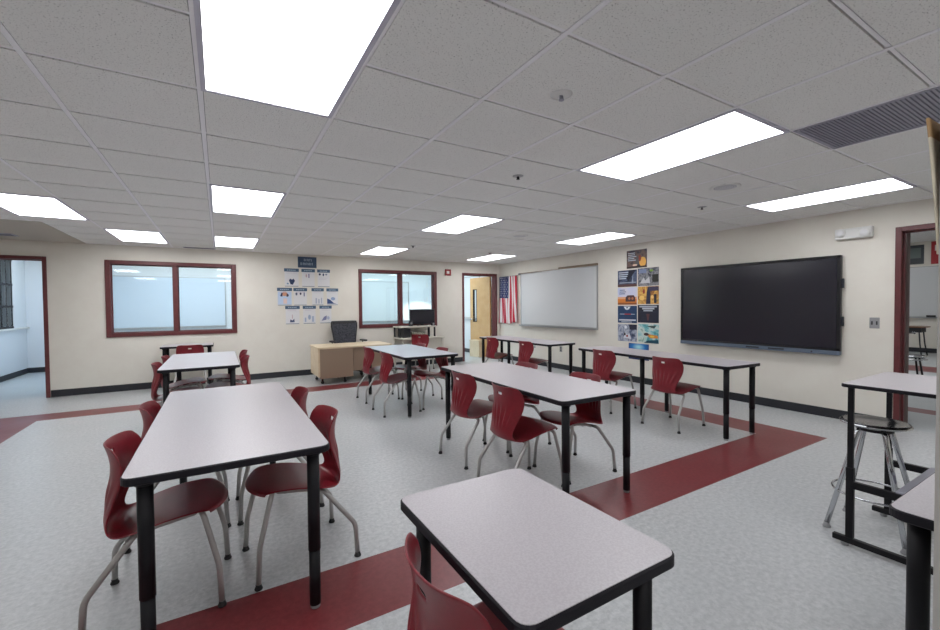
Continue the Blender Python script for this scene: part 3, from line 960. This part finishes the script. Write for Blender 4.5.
wall_poster('sunset poster with dark hut and orange field, left column second row', PY[1], PY[0], 1.37, 1.675,
   [(176, 190, 226), (200, 206, 232), (214, 212, 226), (190, 196, 224)],
   [((228, 170, 130), R_(0, .0, 1, .46)), ((214, 128, 52), R_(0, .0, 1, .34)), ((150, 84, 40), R_(0, .0, 1, .12)), ((74, 48, 52), [(.42, .18), (.42, .42), (.52, .55), (.84, .55), (.92, .42), (.92, .18)]), ((170, 110, 80), ell(.62, .36, .06, .08)), ((170, 110, 80), ell(.78, .36, .06, .08))]
   + [((96, 110, 150), s) for s in lines(.08, .48, .84, 3, .11, .05, 6)], 3, 4)
wall_poster('amber and dark poster with standing shapes, right column second row', PY[3], PY[2], 1.38, 1.68,
   [(44, 32, 40), (178, 120, 60), (232, 186, 96), (70, 50, 60)],
   [((40, 44, 66), [(.40, .0), (.44, .7), (.5, .98), (.6, .9), (.62, .0)]), ((48, 40, 52), R_(.78, .05, .9, .55)), ((150, 50, 40), ell(.30, .72, .05, .14)), ((60, 54, 84), R_(.55, .74, 1, .98)), ((236, 196, 110), ell(.2, .35, .13, .14)), ((240, 200, 120), ell(.7, .4, .07, .1))], 6, 5)
wall_poster('navy poster with white crest and thin red line, left column third row', PY[1], PY[0], 1.045, 1.35,
   [(28, 56, 92), (34, 66, 104), (30, 60, 98)],
   [((214, 222, 232), [(.32, .96), (.68, .96), (.6, .80), (.5, .76), (.4, .80)]), ((28, 56, 92), R_(.46, .86, .54, .93)), ((200, 210, 224), R_(.12, .50, .9, .53)), ((190, 60, 60), R_(.36, .49, .7, .54)),
    ((214, 222, 232), R_(.08, .13, .95, .21)), ((200, 210, 224), R_(.2, .04, .75, .08))], 4, 6)
wall_poster('near-black poster with broad pale heading, right column third row', PY[3], PY[2], 1.06, 1.365,
   [(26, 28, 42), (32, 36, 54), (28, 30, 46)],
   [((168, 176, 190), R_(.08, .86, .92, .95)), ((188, 194, 204), R_(.22, .75, .8, .84)), ((168, 176, 190), R_(.28, .64, .72, .72)), ((90, 56, 60), [(.47, .12), (.42, .5), (.58, .5), (.53, .12)]), ((60, 66, 90), R_(.1, .6, .9, .61))], 4, 7)
wall_poster('grey blue poster with moon and white figures, left column bottom row', PY[1], PY[0], .715, 1.02,
   [(40, 46, 72), (96, 106, 134), (188, 194, 208), (70, 76, 100)],
   [((226, 228, 236), ell(.42, .84, .07, .09)), ((36, 38, 58), R_(.62, .7, 1, 1)), ((214, 214, 222), [(.3, .2), (.4, .55), (.55, .35), (.6, .55), (.72, .15)]), ((150, 50, 56), ell(.5, .32, .05, .07)), ((50, 40, 50), ell(.38, .42, .05, .08))], 9, 8)
wall_poster('bright teal poster with orange streak, right column bottom row', PY[3], PY[2], .715, 1.035,
   [(30, 110, 126), (120, 190, 196), (216, 226, 220), (60, 140, 120)],
   [((226, 140, 60), [(.35, .5), (.95, .42), (.98, .28), (.6, .26)]), ((60, 40, 50), ell(.42, .46, .12, .08)), ((240, 200, 80), ell(.7, .36, .10, .05)), ((20, 70, 90), [(.3, .0), (.5, .14), (.98, .2), (1, 0)]), ((60, 84, 80), [(.4, .9), (.9, .95), (.8, .78)])], 5, 9)
def blue_mat():
    m = bpy.data.materials.new('blue_starburst_print'); m.use_nodes = True; nt = m.node_tree; b = nt.nodes['Principled BSDF']
    tc = nt.nodes.new('ShaderNodeTexCoord'); mp = nt.nodes.new('ShaderNodeMapping'); mp.inputs['Location'].default_value = (0, 0, -.3); mp.inputs['Scale'].default_value = (1, 4.6, 9)
    g = nt.nodes.new('ShaderNodeTexGradient'); g.gradient_type = 'SPHERICAL'
    r = nt.nodes.new('ShaderNodeValToRGB'); el = r.color_ramp.elements
    el[0].position = 0; el[0].color = lin((26, 66, 130)); el[1].position = .9; el[1].color = lin((170, 226, 236)); e_ = el.new(.4); e_.color = lin((30, 120, 196))
    mp.inputs['Location'].default_value = (0, 0, -.72)
    nt.links.new(tc.outputs['Object'], mp.inputs[0]); nt.links.new(mp.outputs[0], g.inputs[0]); nt.links.new(g.outputs['Fac'], r.inputs[0]); nt.links.new(r.outputs[0], b.inputs['Base Color'])
    return m
p = wall_poster('blue poster with bright centre, lowest one partly behind the wall table', 4.59, 5.0, .41, .69, [(20, 50, 110), (24, 60, 120)], [((24, 46, 96), R_(0, 0, 1, .12))], 3, 10)
p.data.materials[0] = blue_mat()

# emergency light, switch, outlet
def emergency():
    t = thing('emergency_light', 'white emergency light box with two round lamps above the display', 'emergency light', (XR, 1.90, 2.168))
    bm = bmesh.new(); box(bm, -.07, 0, -.165, .165, -.06, .06, 0, .012); link('housing', bm, M['white_plastic'], t)
    for s in (-1, 1):
        bm = bmesh.new(); lathe(bm, [(0, -.012), (.03, -.012), (.045, 0), (.048, .012), (.045, .018), (0, .022)], 24)
        bm.transform(Matrix.Translation((-.078, s * .105, .012 * s)) @ Matrix.Rotation(-PI / 2, 4, 'Y'))
        l = link('lamp', bm, M['white_plastic'], t)
        bm = bmesh.new(); lathe(bm, [(0, .0235), (.032, .0225), (.034, .019)], 24)
        bm.transform(Matrix.Translation((-.078, s * .105, .012 * s)) @ Matrix.Rotation(-PI / 2, 4, 'Y'))
        link('lens', bm, M['sheet'], l)
emergency()
def plate(name, label, cat, x, y, z, axis, w, h, m, det, slots):
    t = thing(name, label, cat, (x, y, z), 0 if axis == 'y' else PI / 2)
    bm = bmesh.new(); box(bm, -.006, 0, -w / 2, w / 2, -h / 2, h / 2, 0, .003); link('wall_plate', bm, m, t)
    for (a, b, c, d) in slots:
        bm = bmesh.new(); box(bm, -.010, -.005, a, b, c, d, 0, .001); link(det[0], bm, det[1], t)
plate('light_switch', 'grey double light switch plate beside the right doorway', 'switch', XR, 1.722, 1.148, 'y', .085, .12, M['grey_plastic'], ('toggle', M['dark']), [(-.026, -.014, -.02, .02), (.014, .026, -.02, .02)])
plate('power_outlet', 'small wall outlet below the whiteboard', 'outlet', XR, 6.74, .43, 'y', .075, .12, M['grey_plastic'], ('socket', M['dark']), [(-.015, .015, .01, .04), (-.015, .015, -.04, -.01)])
plate('power_outlet', 'small white wall outlet under the far end of the whiteboard', 'outlet', XR, 7.6, .43, 'y', .075, .12, M['white_plastic'], ('socket', M['dark']), [(-.015, .015, .01, .04), (-.015, .015, -.04, -.01)])
t = thing('fire_alarm', 'red fire alarm on the rear wall between window and door', 'fire alarm', (4.745, YB, 2.18), PI / 2)
bm = bmesh.new(); box(bm, -.045, 0, -.075, .075, -.075, .075, 0, .01); bm.transform(Matrix.Rotation(0, 4, 'Z')); link('alarm_body', bm, M['alarm'], t)
bm = bmesh.new(); box(bm, -.06, -.043, -.02, .045, -.035, .03, 0, .006); link('strobe_lens', bm, M['white_plastic'], t)

# ------------------------------------------------------------------ card display on the back wall
k_ = 1 / 7.875
def bx_(u):    # photo column -> x on the back wall, from surveyed end points
    return 1.091 + (u - 283.0) * (2.177 - 1.091) / (340.0 - 283.0)
def bz_(v): return 2.19 - (v - 266.0) * (2.19 - 1.057) / (322.0 - 266.0)
heads = []
for (row, xs, v0, v1) in ((1, [(152, 258), (285, 385), (410, 508)], 143, 282), (2, [(97, 203), (220, 320), (362, 455), (483, 575)], 293, 428), (3, [(155, 260), (290, 388), (423, 518)], 432, 573)):
    for n_, (a, b) in enumerate(xs): heads.append((row, n_, 265 + a * k_, 265 + b * k_, 250 + v0 * k_, 250 + v1 * k_))
pos_names = {1: ['left', 'middle', 'right'], 2: ['far left', 'inner left', 'inner right', 'far right'], 3: ['left', 'middle', 'right']}
row_names = {1: 'top row', 2: 'middle row', 3: 'bottom row'}
arts = {(1, 0): ('dark blue heart-like drawing', [((40, 58, 96), [(.42, .12), (.30, .34), (.40, .44), (.52, .38), (.64, .44), (.74, .32), (.58, .10)]), ((120, 150, 180), R_(.15, .12, .28, .2))]),
        (1, 1): ('faint pink figures', [((196, 168, 176), ell(.35, .62, .06, .1)), ((150, 140, 176), R_(.5, .5, .6, .74))]),
        (1, 2): ('small dark figures near top', [((60, 66, 96), ell(.18, .72, .09, .06)), ((70, 80, 110), ell(.48, .70, .07, .08)), ((130, 140, 160), ell(.72, .72, .09, .05))]),
        (2, 0): ('blue and brown portrait', [((196, 214, 238), R_(.02, .05, .98, .78)), ((206, 150, 120), ell(.5, .66, .2, .13)), ((50, 54, 90), [(.18, .52), (.26, .72), (.36, .72), (.34, .50)]), ((60, 56, 80), [(.62, .5), (.66, .7), (.8, .6), (.76, .5)]), ((230, 206, 200), R_(.4, .1, .66, .4))]),
        (2, 1): ('row of small dark symbols', [((100, 106, 130), ell(.2, .66, .08, .09)), ((60, 60, 90), ell(.52, .68, .07, .08)), ((90, 96, 130), R_(.76, .52, .84, .76))]),
        (2, 2): ('grey outlined bars', [((176, 182, 200), R_(.3, .1, .42, .42)), ((160, 170, 190), R_(.55, .1, .64, .36)), ((170, 178, 196), R_(.78, .1, .86, .44))]),
        (2, 3): ('dark blue sloping shape', [((54, 78, 128), [(.02, .08), (.02, .40), (.3, .32), (.62, .12), (.9, .08)]), ((150, 170, 204), ell(.55, .38, .2, .1))]),
        (3, 0): ('small dark boat-like drawing', [((70, 84, 120), [(.3, .1), (.32, .26), (.5, .2), (.62, .3), (.64, .1)]), ((190, 150, 160), R_(.46, .3, .5, .52))]),
        (3, 1): ('pale blue skyline drawing', [((170, 184, 206), R_(.12, .1, .24, .34)), ((160, 176, 200), ell(.5, .36, .12, .14)), ((170, 184, 206), R_(.7, .1, .86, .42))]),
        (3, 2): ('purple-grey wedge drawing', [((120, 124, 164), [(.14, .14), (.34, .36), (.6, .44), (.56, .2)]), ((176, 184, 208), ell(.72, .3, .12, .1))])}
for (row, n_, ua, ub, va, vb) in heads:
    x0, x1 = bx_(ua), bx_(ub); z1, z0 = bz_(va), bz_(vb)
    # correct for the slight rise of the view line along the wall
    w, h = x1 - x0, z1 - z0
    desc, shp = arts[(row, n_)]
    t = thing('wall_card', 'white wall card with %s, %s in %s' % (desc, pos_names[row][n_], row_names[row]), 'poster', ((x0 + x1) / 2, YB - .001, (z0 + z1) / 2), 0, 'heading cards on the rear wall')
    bm = bmesh.new(); box(bm, -w / 2, w / 2, -.003, 0, -h / 2, h / 2); mats = [M['sheet']]
    allsh = shp + [((140, 148, 160), R_(.02, .0, .98, .035))] + [((206, 202, 212), s) for s in lines(.12, .9, .80 if row != 1 or n_ != 2 else .5, 2, .07, .02, row * 7 + n_)]
    for q, (rgb, pts) in enumerate(allsh):
        mats.append(flat('ink_%02x%02x%02x' % rgb, rgb))
        f = bm.faces.new([bm.verts.new((-w / 2 + u * w, -.0036 - .0002 * q, -h / 2 + v * h)) for u, v in pts]); f.material_index = len(mats) - 1
    link('card', bm, mats, t)
    bm = bmesh.new(); box(bm, -w / 2 - .008, w / 2 + .008, -.008, -.004, h / 2 - .062, h / 2)
    for q in range(5): box(bm, -w * .32 + q * w * .13, -w * .32 + q * w * .13 + w * .09, -.0088, -.0078, h / 2 - .042, h / 2 - .024, 1)
    link('heading_strip', bm, [M['slate'], flat('pale_lettering', (176, 190, 204))], t)
x0, x1, z0, z1 = bx_(265 + 255 * k_), bx_(265 + 402 * k_), bz_(250 + 133 * k_), bz_(250 + 48 * k_)
t = thing('wall_sign', 'dark slate title sign with pale lettering topping the rear wall cards', 'sign', ((x0 + x1) / 2, YB - .001, (z0 + z1) / 2))
w, h = x1 - x0, z1 - z0
bm = bmesh.new(); box(bm, -w / 2, w / 2, -.01, 0, -h / 2, h / 2); link('sign_board', bm, flat('dark_slate_print', (58, 78, 104)), t)
bm = bmesh.new()
for r in range(2):
    n = 6 if r == 0 else 9
    x = -w * .18 if r == 0 else -w * .36
    for q in range(n):
        cw = w * .075
        x2 = x + q * cw
        zz = h * .10 if r == 0 else -h * .26
        box(bm, x2, x2 + cw * .22, -.0115, -.0095, zz, zz + h * .22)
        if q % 2 == 0: box(bm, x2, x2 + cw * .62, -.0115, -.0095, zz + h * .17, zz + h * .22)
        if q % 3 != 1: box(bm, x2 + cw * .42, x2 + cw * .62, -.0115, -.0095, zz, zz + h * .2)
link('sign_lettering', bm, flat('pale_lettering', (176, 190, 204)), t)

# ------------------------------------------------------------------ teacher desk
def teacher_desk():
    T = .665
    t = thing('teacher_desk', 'teacher desk with pale wood top and tan metal front', 'desk', (0, 0, 0))
    x0, x1, y0, y1 = 1.455, 2.82, 7.64, 8.42
    bm = bmesh.new(); prism(bm, rrect(x0, x1, y0, y1, .03), T - .03, T, 0, .003); link('desktop', bm, M['maple'], t)
    bm = bmesh.new(); box(bm, x0 + .015, x0 + .045, y0 + .04, y1 - .03, .14, T - .03); link('side_panel', bm, M['maple'], t)
    bm = bmesh.new(); box(bm, x1 - .045, x1 - .015, y0 + .04, y1 - .03, .14, T - .03); link('side_panel', bm, M['maple'], t)
    bm = bmesh.new(); box(bm, x0 + .045, 2.08, y0 + .035, y0 + .06, .11, T - .03, 0, .003); p = link('front_panel', bm, M['tan'], t)
    bm = bmesh.new(); box(bm, 2.10, x1 - .045, y0 + .10, y0 + .12, .20, T - .03, 0, .003); link('front_panel', bm, M['tan'], t)
    for xx in ((x0 + .06, 2.05), (2.38, 2.76)):
        bm = bmesh.new(); box(bm, xx[0], xx[1], y0 + .13, y1 - .05, .11, T - .035, 0, .004); pd = link('drawer_pedestal', bm, M['tan'], t)
        for k in range(3):
            bm = bmesh.new(); box(bm, xx[0] + .01, xx[1] - .01, y1 - .05, y1 - .035, .12 + k * .17, .28 + k * .17, 0, .003); link('drawer_front', bm, M['maple'], pd)
    for (cx, cy) in ((1.56, 7.80), (1.95, 7.78), (1.56, 8.3), (1.95, 8.3), (2.42, 7.80), (2.72, 7.80), (2.42, 8.3), (2.72, 8.3)):
        bm = bmesh.new(); b2 = bmesh.new(); cyl(bm, (0, 0), .028, -.012, .012, 18, bev=.003)
        bm.transform(Matrix.Translation((cx, cy, .028)) @ Matrix.Rotation(PI / 2, 4, 'X')); b2.free()
        box(bm, cx - .016, cx + .016, cy - .018, cy + .018, .05, .11, 0, .002)
        link('caster', bm, M['dark'], t)
teacher_desk()

def office_chair(x, y, rz):
    t = thing('office_chair', 'dark mesh-back office chair behind the teacher desk', 'chair', (x, y, 0), rz)
    # faces -y locally; back towards +y
    bm = bmesh.new()
    W, H = .265, .47
    NU, NV = 14, 14
    def P(u, v, d=0):
        ww = W * (.80 + .20 * min(1, v * 1.3)) * (1 - .04 * (v > .93))
        return (u * ww, .20 + .05 * v - .05 * (1 - u * u) * -1 * .6 + d, .60 + v * H)
    V = [[bm.verts.new(P(-1 + 2 * i / NU, j / NV)) for j in range(NV + 1)] for i in range(NU + 1)]
    for i in range(NU):
        for j in range(NV): bm.faces.new((V[i][j], V[i + 1][j], V[i + 1][j + 1], V[i][j + 1])).smooth = True
    b = link('backrest_mesh', bm, M['mesh'], t); m = b.modifiers.new('s', 'SOLIDIFY'); m.thickness = .012
    bm = bmesh.new()
    loop = [P(-1 + 2 * i / NU, 1) for i in range(NU + 1)] + [P(1, 1 - j / NV) for j in range(1, NV + 1)] + [P(1 - 2 * i / NU, 0) for i in range(1, NU + 1)] + [P(-1, j / NV) for j in range(1, NV)]
    tube(bm, loop, .016, 10, closed=True)
    link('backrest_frame', bm, M['dark'], t)
    bm = bmesh.new()   # thicker padded head edge
    tube(bm, [P(-.95 + 1.9 * i / 12, .95, .0) for i in range(13)], .024, 10); link('top_pad', bm, M['dark'], t)
    bm = bmesh.new()
    for k in range(7):
        uu = -.6 + k * .2
        tube(bm, [P(uu, .08, .012), P(uu * 1.15 + .03 * math.sin(k * 2), .5, .014), P(uu * .9, .86, .012)], .006, 6)
    link('back_ribs', bm, M['dark'], t)
    bm = bmesh.new(); prism(bm, rrect(-.25, .25, -.26, .22, .08), .42, .50, 0, .02); link('seat', bm, M['mesh'], t)
    for s in (-1, 1):
        bm = bmesh.new(); tube(bm, bend([(s * .2, .05, .44), (s * .31, .05, .46), (s * .32, .05, .67)], .04), .014, 10)
        a = link('armrest', bm, M['dark'], t)
        bm = bmesh.new(); prism(bm, rrect(s * .32 - .04, s * .32 + .04, -.13, .14, .03), .665, .695, 0, .008); link('arm_pad', bm, M['dark'], a)
    bm = bmesh.new(); tube(bm, bend([(0, .1, .43), (0, .22, .45), (0, .235, .64)], .05), .02, 10); link('back_post', bm, M['dark'], t)
    bm = bmesh.new(); cyl(bm, (0, 0), .028, .10, .42, 16); link('gas_column', bm, M['dark'], t)
    bm = bmesh.new()
    for k in range(5):
        a = k * 2 * PI / 5 + .3
        tube(bm, [(0, 0, .11), (.29 * math.cos(a), .29 * math.sin(a), .07)], .02, 8, radii=[.026, .016])
    link('star_base', bm, M['dark'], t)
    for k in range(5):
        a = k * 2 * PI / 5 + .3
        bm = bmesh.new(); cyl(bm, (0, 0), .027, -.02, .02, 16, bev=.004); bm.transform(Matrix.Translation((.29 * math.cos(a), .29 * math.sin(a), .027)) @ Matrix.Rotation(a, 4, 'Z') @ Matrix.Rotation(PI / 2, 4, 'X'))
        link('caster', bm, M['dark'], t)
office_chair(2.26, 8.66, .10)

# ------------------------------------------------------------------ computer workstation under rear window
def workstation():
    t = thing('computer_workstation', 'off-white two-level computer workstation under the rear window', 'desk', (0, 0, 0))
    x0, x1 = 3.33, 4.22
    bm = bmesh.new(); box(bm, x0, x1 + .12, 8.40, 8.98, .66, .69, 0, .003); link('work_surface', bm, M['offwhite'], t)
    bm = bmesh.new(); box(bm, x0, x1, 8.58, 8.98, .905, .935, 0, .003); link('upper_shelf', bm, M['offwhite'], t)
    for (x, y) in ((x0 + .03, 8.62), (x1 - .03, 8.62), (x0 + .03, 8.95), (x1 - .03, 8.95), (4.05, 8.62)):
        bm = bmesh.new(); box(bm, x - .015, x + .015, y - .015, y + .015, .69, .905); link('shelf_post', bm, M['dark'] if x < 4.2 else M['grey_plastic'], t)
    for (x, y) in ((x0 + .03, 8.44), (x1 + .08, 8.44), (x0 + .03, 8.95), (x1 + .08, 8.95)):
        bm = bmesh.new(); box(bm, x - .018, x + .018, y - .018, y + .018, 0, .66); link('leg', bm, M['offwhite'], t)
    bm = bmesh.new(); box(bm, 3.9, x1 + .06, 8.46, 8.48, .30, .655); link('privacy_panel', bm, M['offwhite'], t)
workstation()
def monitor():
    t = thing('computer_monitor', 'dark computer monitor on the workstation, left of the rear door', 'monitor', (3.96, 8.78, .936), D(-14))
    bm = bmesh.new(); box(bm, -.285, .285, -.025, .02, .03, .37, 0, .008); link('monitor_body', bm, M['dark'], t)
    bm = bmesh.new(); box(bm, -.27, .27, -.028, -.024, .05, .355); link('monitor_screen', bm, M['screen'], t)
    bm = bmesh.new(); box(bm, -.03, .03, .02, .05, .01, .25); prism(bm, rrect(-.12, .12, -.06, .10, .03), 0, .014); link('monitor_stand', bm, M['dark'], t)
monitor()
def small_box(name, label, cat, x0, x1, y0, y1, z0, z1, m, extra=None):
    t = thing(name, label, cat, ((x0 + x1) / 2, (y0 + y1) / 2, z0))
    hx, hy, h = (x1 - x0) / 2, (y1 - y0) / 2, z1 - z0
    bm = bmesh.new(); box(bm, -hx, hx, -hy, hy, 0, h, 0, min(.006, h * .2)); link('body', bm, m, t)
    if extra: extra(t, hx, hy, h)
    return t
def drv(t, hx, hy, h):
    bm = bmesh.new(); box(bm, -hx + .01, hx - .01, -hy - .003, -hy, h * .7, h * .78); box(bm, -hx + .01, hx - .01, -hy - .003, -hy, h * .84, h * .9); link('drive_slots', bm, M['slot'], t)
small_box('computer_tower', 'small black computer box on the workstation lower shelf', 'computer', 3.42, 3.58, 8.56, 8.90, .691, .885, M['dark'], drv)
small_box('paper_stack', 'untidy stack of papers on the workstation beside the black box', 'papers', 3.66, 3.98, 8.66, 8.90, .691, .80, M['papers'], None)
def spk(t, hx, hy, h):
    bm = bmesh.new(); cyl(bm, (0, 0), hx * .7, -.002, .002, 18); bm.transform(Matrix.Translation((0, -hy - .001, h * .55)) @ Matrix.Rotation(PI / 2, 4, 'X')); link('speaker_cone', bm, M['grey_plastic'], t)
small_box('desk_speaker', 'small dark speaker left of the monitor on the upper shelf', 'speaker', 3.60, 3.67, 8.64, 8.72, .936, 1.05, M['dark'], spk)
small_box('desk_speaker', 'low dark speaker at right foot of the monitor on the upper shelf', 'speaker', 4.12, 4.19, 8.60, 8.67, .936, 1.0, M['dark'], spk)

# ------------------------------------------------------------------ things behind the rear door
t = thing('storage_box', 'pale wooden box on the floor just inside the rear doorway', 'box', (5.965, 9.66, 0), D(8))
bm = bmesh.new(); box(bm, -.10, .10, -.20, .20, 0, .42, 0, .005); link('box_body', bm, M['maple'], t)
bm = bmesh.new(); box(bm, -.11, .11, -.21, .21, .42, .445, 0, .004); link('box_lid', bm, M['maple'], t)
t = thing('whiteboard', 'bright white board on the wall seen through the rear doorway', 'whiteboard', (XR + .018, 10.9, 1.02))
build_wb(t, .9, 1.2)
t = thing('whiteboard', 'white board seen through the rear window behind the monitor', 'whiteboard', (4.235, 11.998, .93), PI / 2)
build_wb(t, .735, 1.18)

# ------------------------------------------------------------------ room beyond the right doorway
RX = 16.4
def bandr(x, y): return (x - 12.5) * .0 + 2.1 < 0 or (7.45 < x < 7.9) or (11.7 < x < 13.0)
floor_grid('floor_right_room', [XR + TH, 7.45, 7.75, 11.9, 12.9, RX + .1], [-2.0, 7.0], lambda x, y: (7.45 < x < 7.75) or (11.9 < x < 12.9), [M['floor2'], M['band']], -.0005)
wall('wall_right_room_far', 'y', RX, RX + .1, -2.0, 7.0, 0, 3.1, [], M['wall'])
wall('wall_right_room_left', 'x', 7.0, 7.1, XR + TH, RX, 0, 3.1, [], M['wall'])
wall('wall_right_room_near', 'x', -2.1, -2.0, XR + TH, RX, 0, 3.1, [], M['wall'])
bm = bmesh.new(); box(bm, XR + TH, RX, -2.0, 7.0, 3.0, 3.1); struct('ceiling_right_room', bm, M['tile'])
baseboard('baseboard_right_room', 'y', RX - .01, RX, [(-2.0, 7.0)], .12)
t = thing('whiteboard', 'large whiteboard on the far wall of the room through the right doorway', 'whiteboard', (RX, 3.2, .95))
build_wb(t, 2.2, 1.38)
small_box('eraser', 'dark eraser on the tray of the whiteboard beyond the right doorway', 'eraser', RX - .075, RX - .02, 3.28, 3.45, .960, 1.01, M['dark'], None)
bm = bmesh.new(); box(bm, -.004, 0, -.2, .2, -.26, .26, 0); box(bm, -.006, -.004, -.14, .14, -.1, .18, 1)
o = link('poster', bm, [flat('dark_grey_print', (60, 66, 72)), flat('grey_green_print', (100, 112, 112))]); o.location = (RX - .001, 3.72, 2.66); tag(o, 'dark grey poster above the whiteboard beyond the right doorway', 'poster')
bm = bmesh.new(); box(bm, -.004, 0, -.25, .25, -.3, .3, 0); box(bm, -.006, -.004, -.18, .18, .05, .2, 1)
o = link('banner', bm, [flat('red_banner', (176, 34, 44)), flat('banner_white', (225, 215, 215))]); o.location = (RX - .001, 3.14, 2.68); tag(o, 'red banner with white patch above the whiteboard beyond the right doorway', 'banner')
for (x, y) in ((9.0, 1.3), (11.6, 2.1), (9.0, 4.5), (12.0, 5.0), (14.2, 3.4), (12.0, -.6)):
    ceiling_light(x, y, {(9.0, 1.3): 'nearer lit ceiling panel seen through the right doorway', (11.6, 2.1): 'farther lit ceiling panel seen through the right doorway'}.get((x, y), 'lit ceiling panel of the room beyond the right doorway'), w=.6, l=1.2, z=3.0, m='panel', group='lights beyond the right doorway')
def student_desk(x, y, label):
    t = thing('student_desk', label, 'desk', (x, y, 0), 0)
    bm = bmesh.new(); prism(bm, rrect(-.25, .25, -.36, .36, .05), .72, .75, 0, .004); link('desktop', bm, M['desk_brown'], t)
    bm = bmesh.new(); box(bm, -.2, .2, -.28, .28, .60, .72); link('book_box', bm, M['dark'], t)
    for sx in (-1, 1):
        for sy in (-1, 1):
            bm = bmesh.new(); tube(bm, bend([(sx * .18, sy * .24, .60), (sx * .2, sy * .26, .3), (sx * .24, sy * .30, 0.0)], .05), .014, 8); link('leg', bm, M['dark'], t)
student_desk(15.3, 3.55, 'brown student desk below the whiteboard beyond the right doorway')
t = thing('tissue_box', 'pale box standing on the brown student desk beyond the right doorway', 'box', (15.3, 3.75, .75))
bm = bmesh.new(); box(bm, -.08, .08, -.08, .08, 0, .22, 0, .01); link('box_body', bm, M['maple'], t)
def metal_seat(x, y):
    t = thing('metal_stool', 'low black stool with chrome rim just inside the right doorway', 'stool', (x, y, 0))
    bm = bmesh.new(); lathe(bm, [(0, .44), (.17, .44), (.19, .455), (.19, .47), (.17, .478), (0, .475)], 32); s = link('seat', bm, M['dark'], t)
    bm = bmesh.new(); tube(bm, [(.19 * math.cos(2 * PI * k / 40), .19 * math.sin(2 * PI * k / 40), .462) for k in range(40)], .014, 8, closed=True); link('seat_rim', bm, M['chrome'], s)
    bm = bmesh.new(); tube(bm, [(.205 * math.cos(2 * PI * k / 40), .205 * math.sin(2 * PI * k / 40), .41) for k in range(40)], .012, 8, closed=True); link('lower_ring', bm, M['chrome'], t)
    for k in range(4):
        a = PI / 4 + k * PI / 2
        bm = bmesh.new(); tube(bm, [(.13 * math.cos(a), .13 * math.sin(a), .44), (.2 * math.cos(a), .2 * math.sin(a), 0.005)], .014, 8); link('leg', bm, M['dark'], t)
metal_seat(10.1, 2.32)

# paper curling off the wall end at the right edge
t = thing('hanging_paper', 'cream paper with brown stain curling from the wall end near the ceiling', 'paper', (1.24, .2365, 1.475))
bm = bmesh.new(); N = 14
V = []
for j in range(N + 1):
    v = j / N
    z = .265 * v
    d = .002 + .017 * v ** 1.3
    V.append([bm.verts.new((-.052 + .10 * k / 4, d * (1.0 - .15 * k / 4), z + .0 * k)) for k in range(5)])
for j in range(N):
    for k in range(4):
        f = bm.faces.new((V[j][k], V[j][k + 1], V[j + 1][k + 1], V[j + 1][k])); f.smooth = True
        f.material_index = 1 if (j >= N - 2 and k < 3) else 0
for a, b in zip(V[-1][:-1], V[-1][1:]): pass
o = link('paper_sheet', bm, [M['cream_paper'], M['stain']], t); m = o.modifiers.new('s', 'SOLIDIFY'); m.thickness = .004; m.offset = 1

# ------------------------------------------------------------------ light
w = bpy.data.worlds.new('world'); SC.world = w; w.use_nodes = True
nt = w.node_tree
bg = nt.nodes['Background']
sky = nt.nodes.new('ShaderNodeTexSky')
sky.sky_type = 'NISHITA'; sky.sun_disc = False; sky.sun_elevation = D(35); sky.sun_rotation = D(200)
nt.links.new(sky.outputs[0], bg.inputs[0]); bg.inputs[1].default_value = 1.2

def area(name, loc, rot, sx, sy, power, col):
    l = bpy.data.lights.new(name, 'AREA'); l.shape = 'RECTANGLE'; l.size = sx; l.size_y = sy; l.energy = power; l.color = col
    o = bpy.data.objects.new(name, l); COL.objects.link(o); o.location = loc; o.rotation_euler = rot
    return o
area('rear_room_lamp_west', (-.4, 10.5, 2.55), (0, 0, 0), 2.4, 1.6, 38, (.95, .96, 1.0))
area('rear_room_lamp_east', (4.2, 10.5, 2.55), (0, 0, 0), 3.0, 1.6, 48, (.78, .93, 1.0))
area('hall_lamp', (-2.9, 11.0, 2.55), (0, 0, 0), .8, 2.0, 16, (.82, .91, 1.0))
# daylight patch in the rear room from an added spot lamp standing in for the sun
l = bpy.data.lights.new('rear_room_sun_stand_in', 'SPOT'); l.energy = 1000; l.spot_size = D(15); l.spot_blend = .6; l.color = (1, .97, .92)
o = bpy.data.objects.new('rear_room_sun_stand_in', l); COL.objects.link(o); o.location = (2.2, 9.5, 2.3)
o.rotation_euler = (Vector((5.45, 12.0, 1.0)) - Vector((2.2, 9.5, 2.3))).to_track_quat('-Z', 'Y').to_euler()

SC.view_settings.view_transform = 'Standard'
SC.view_settings.look = 'None'
SC.view_settings.gamma = 1
SC.view_settings.use_curve_mapping = False
SC.view_settings.exposure = 0.54
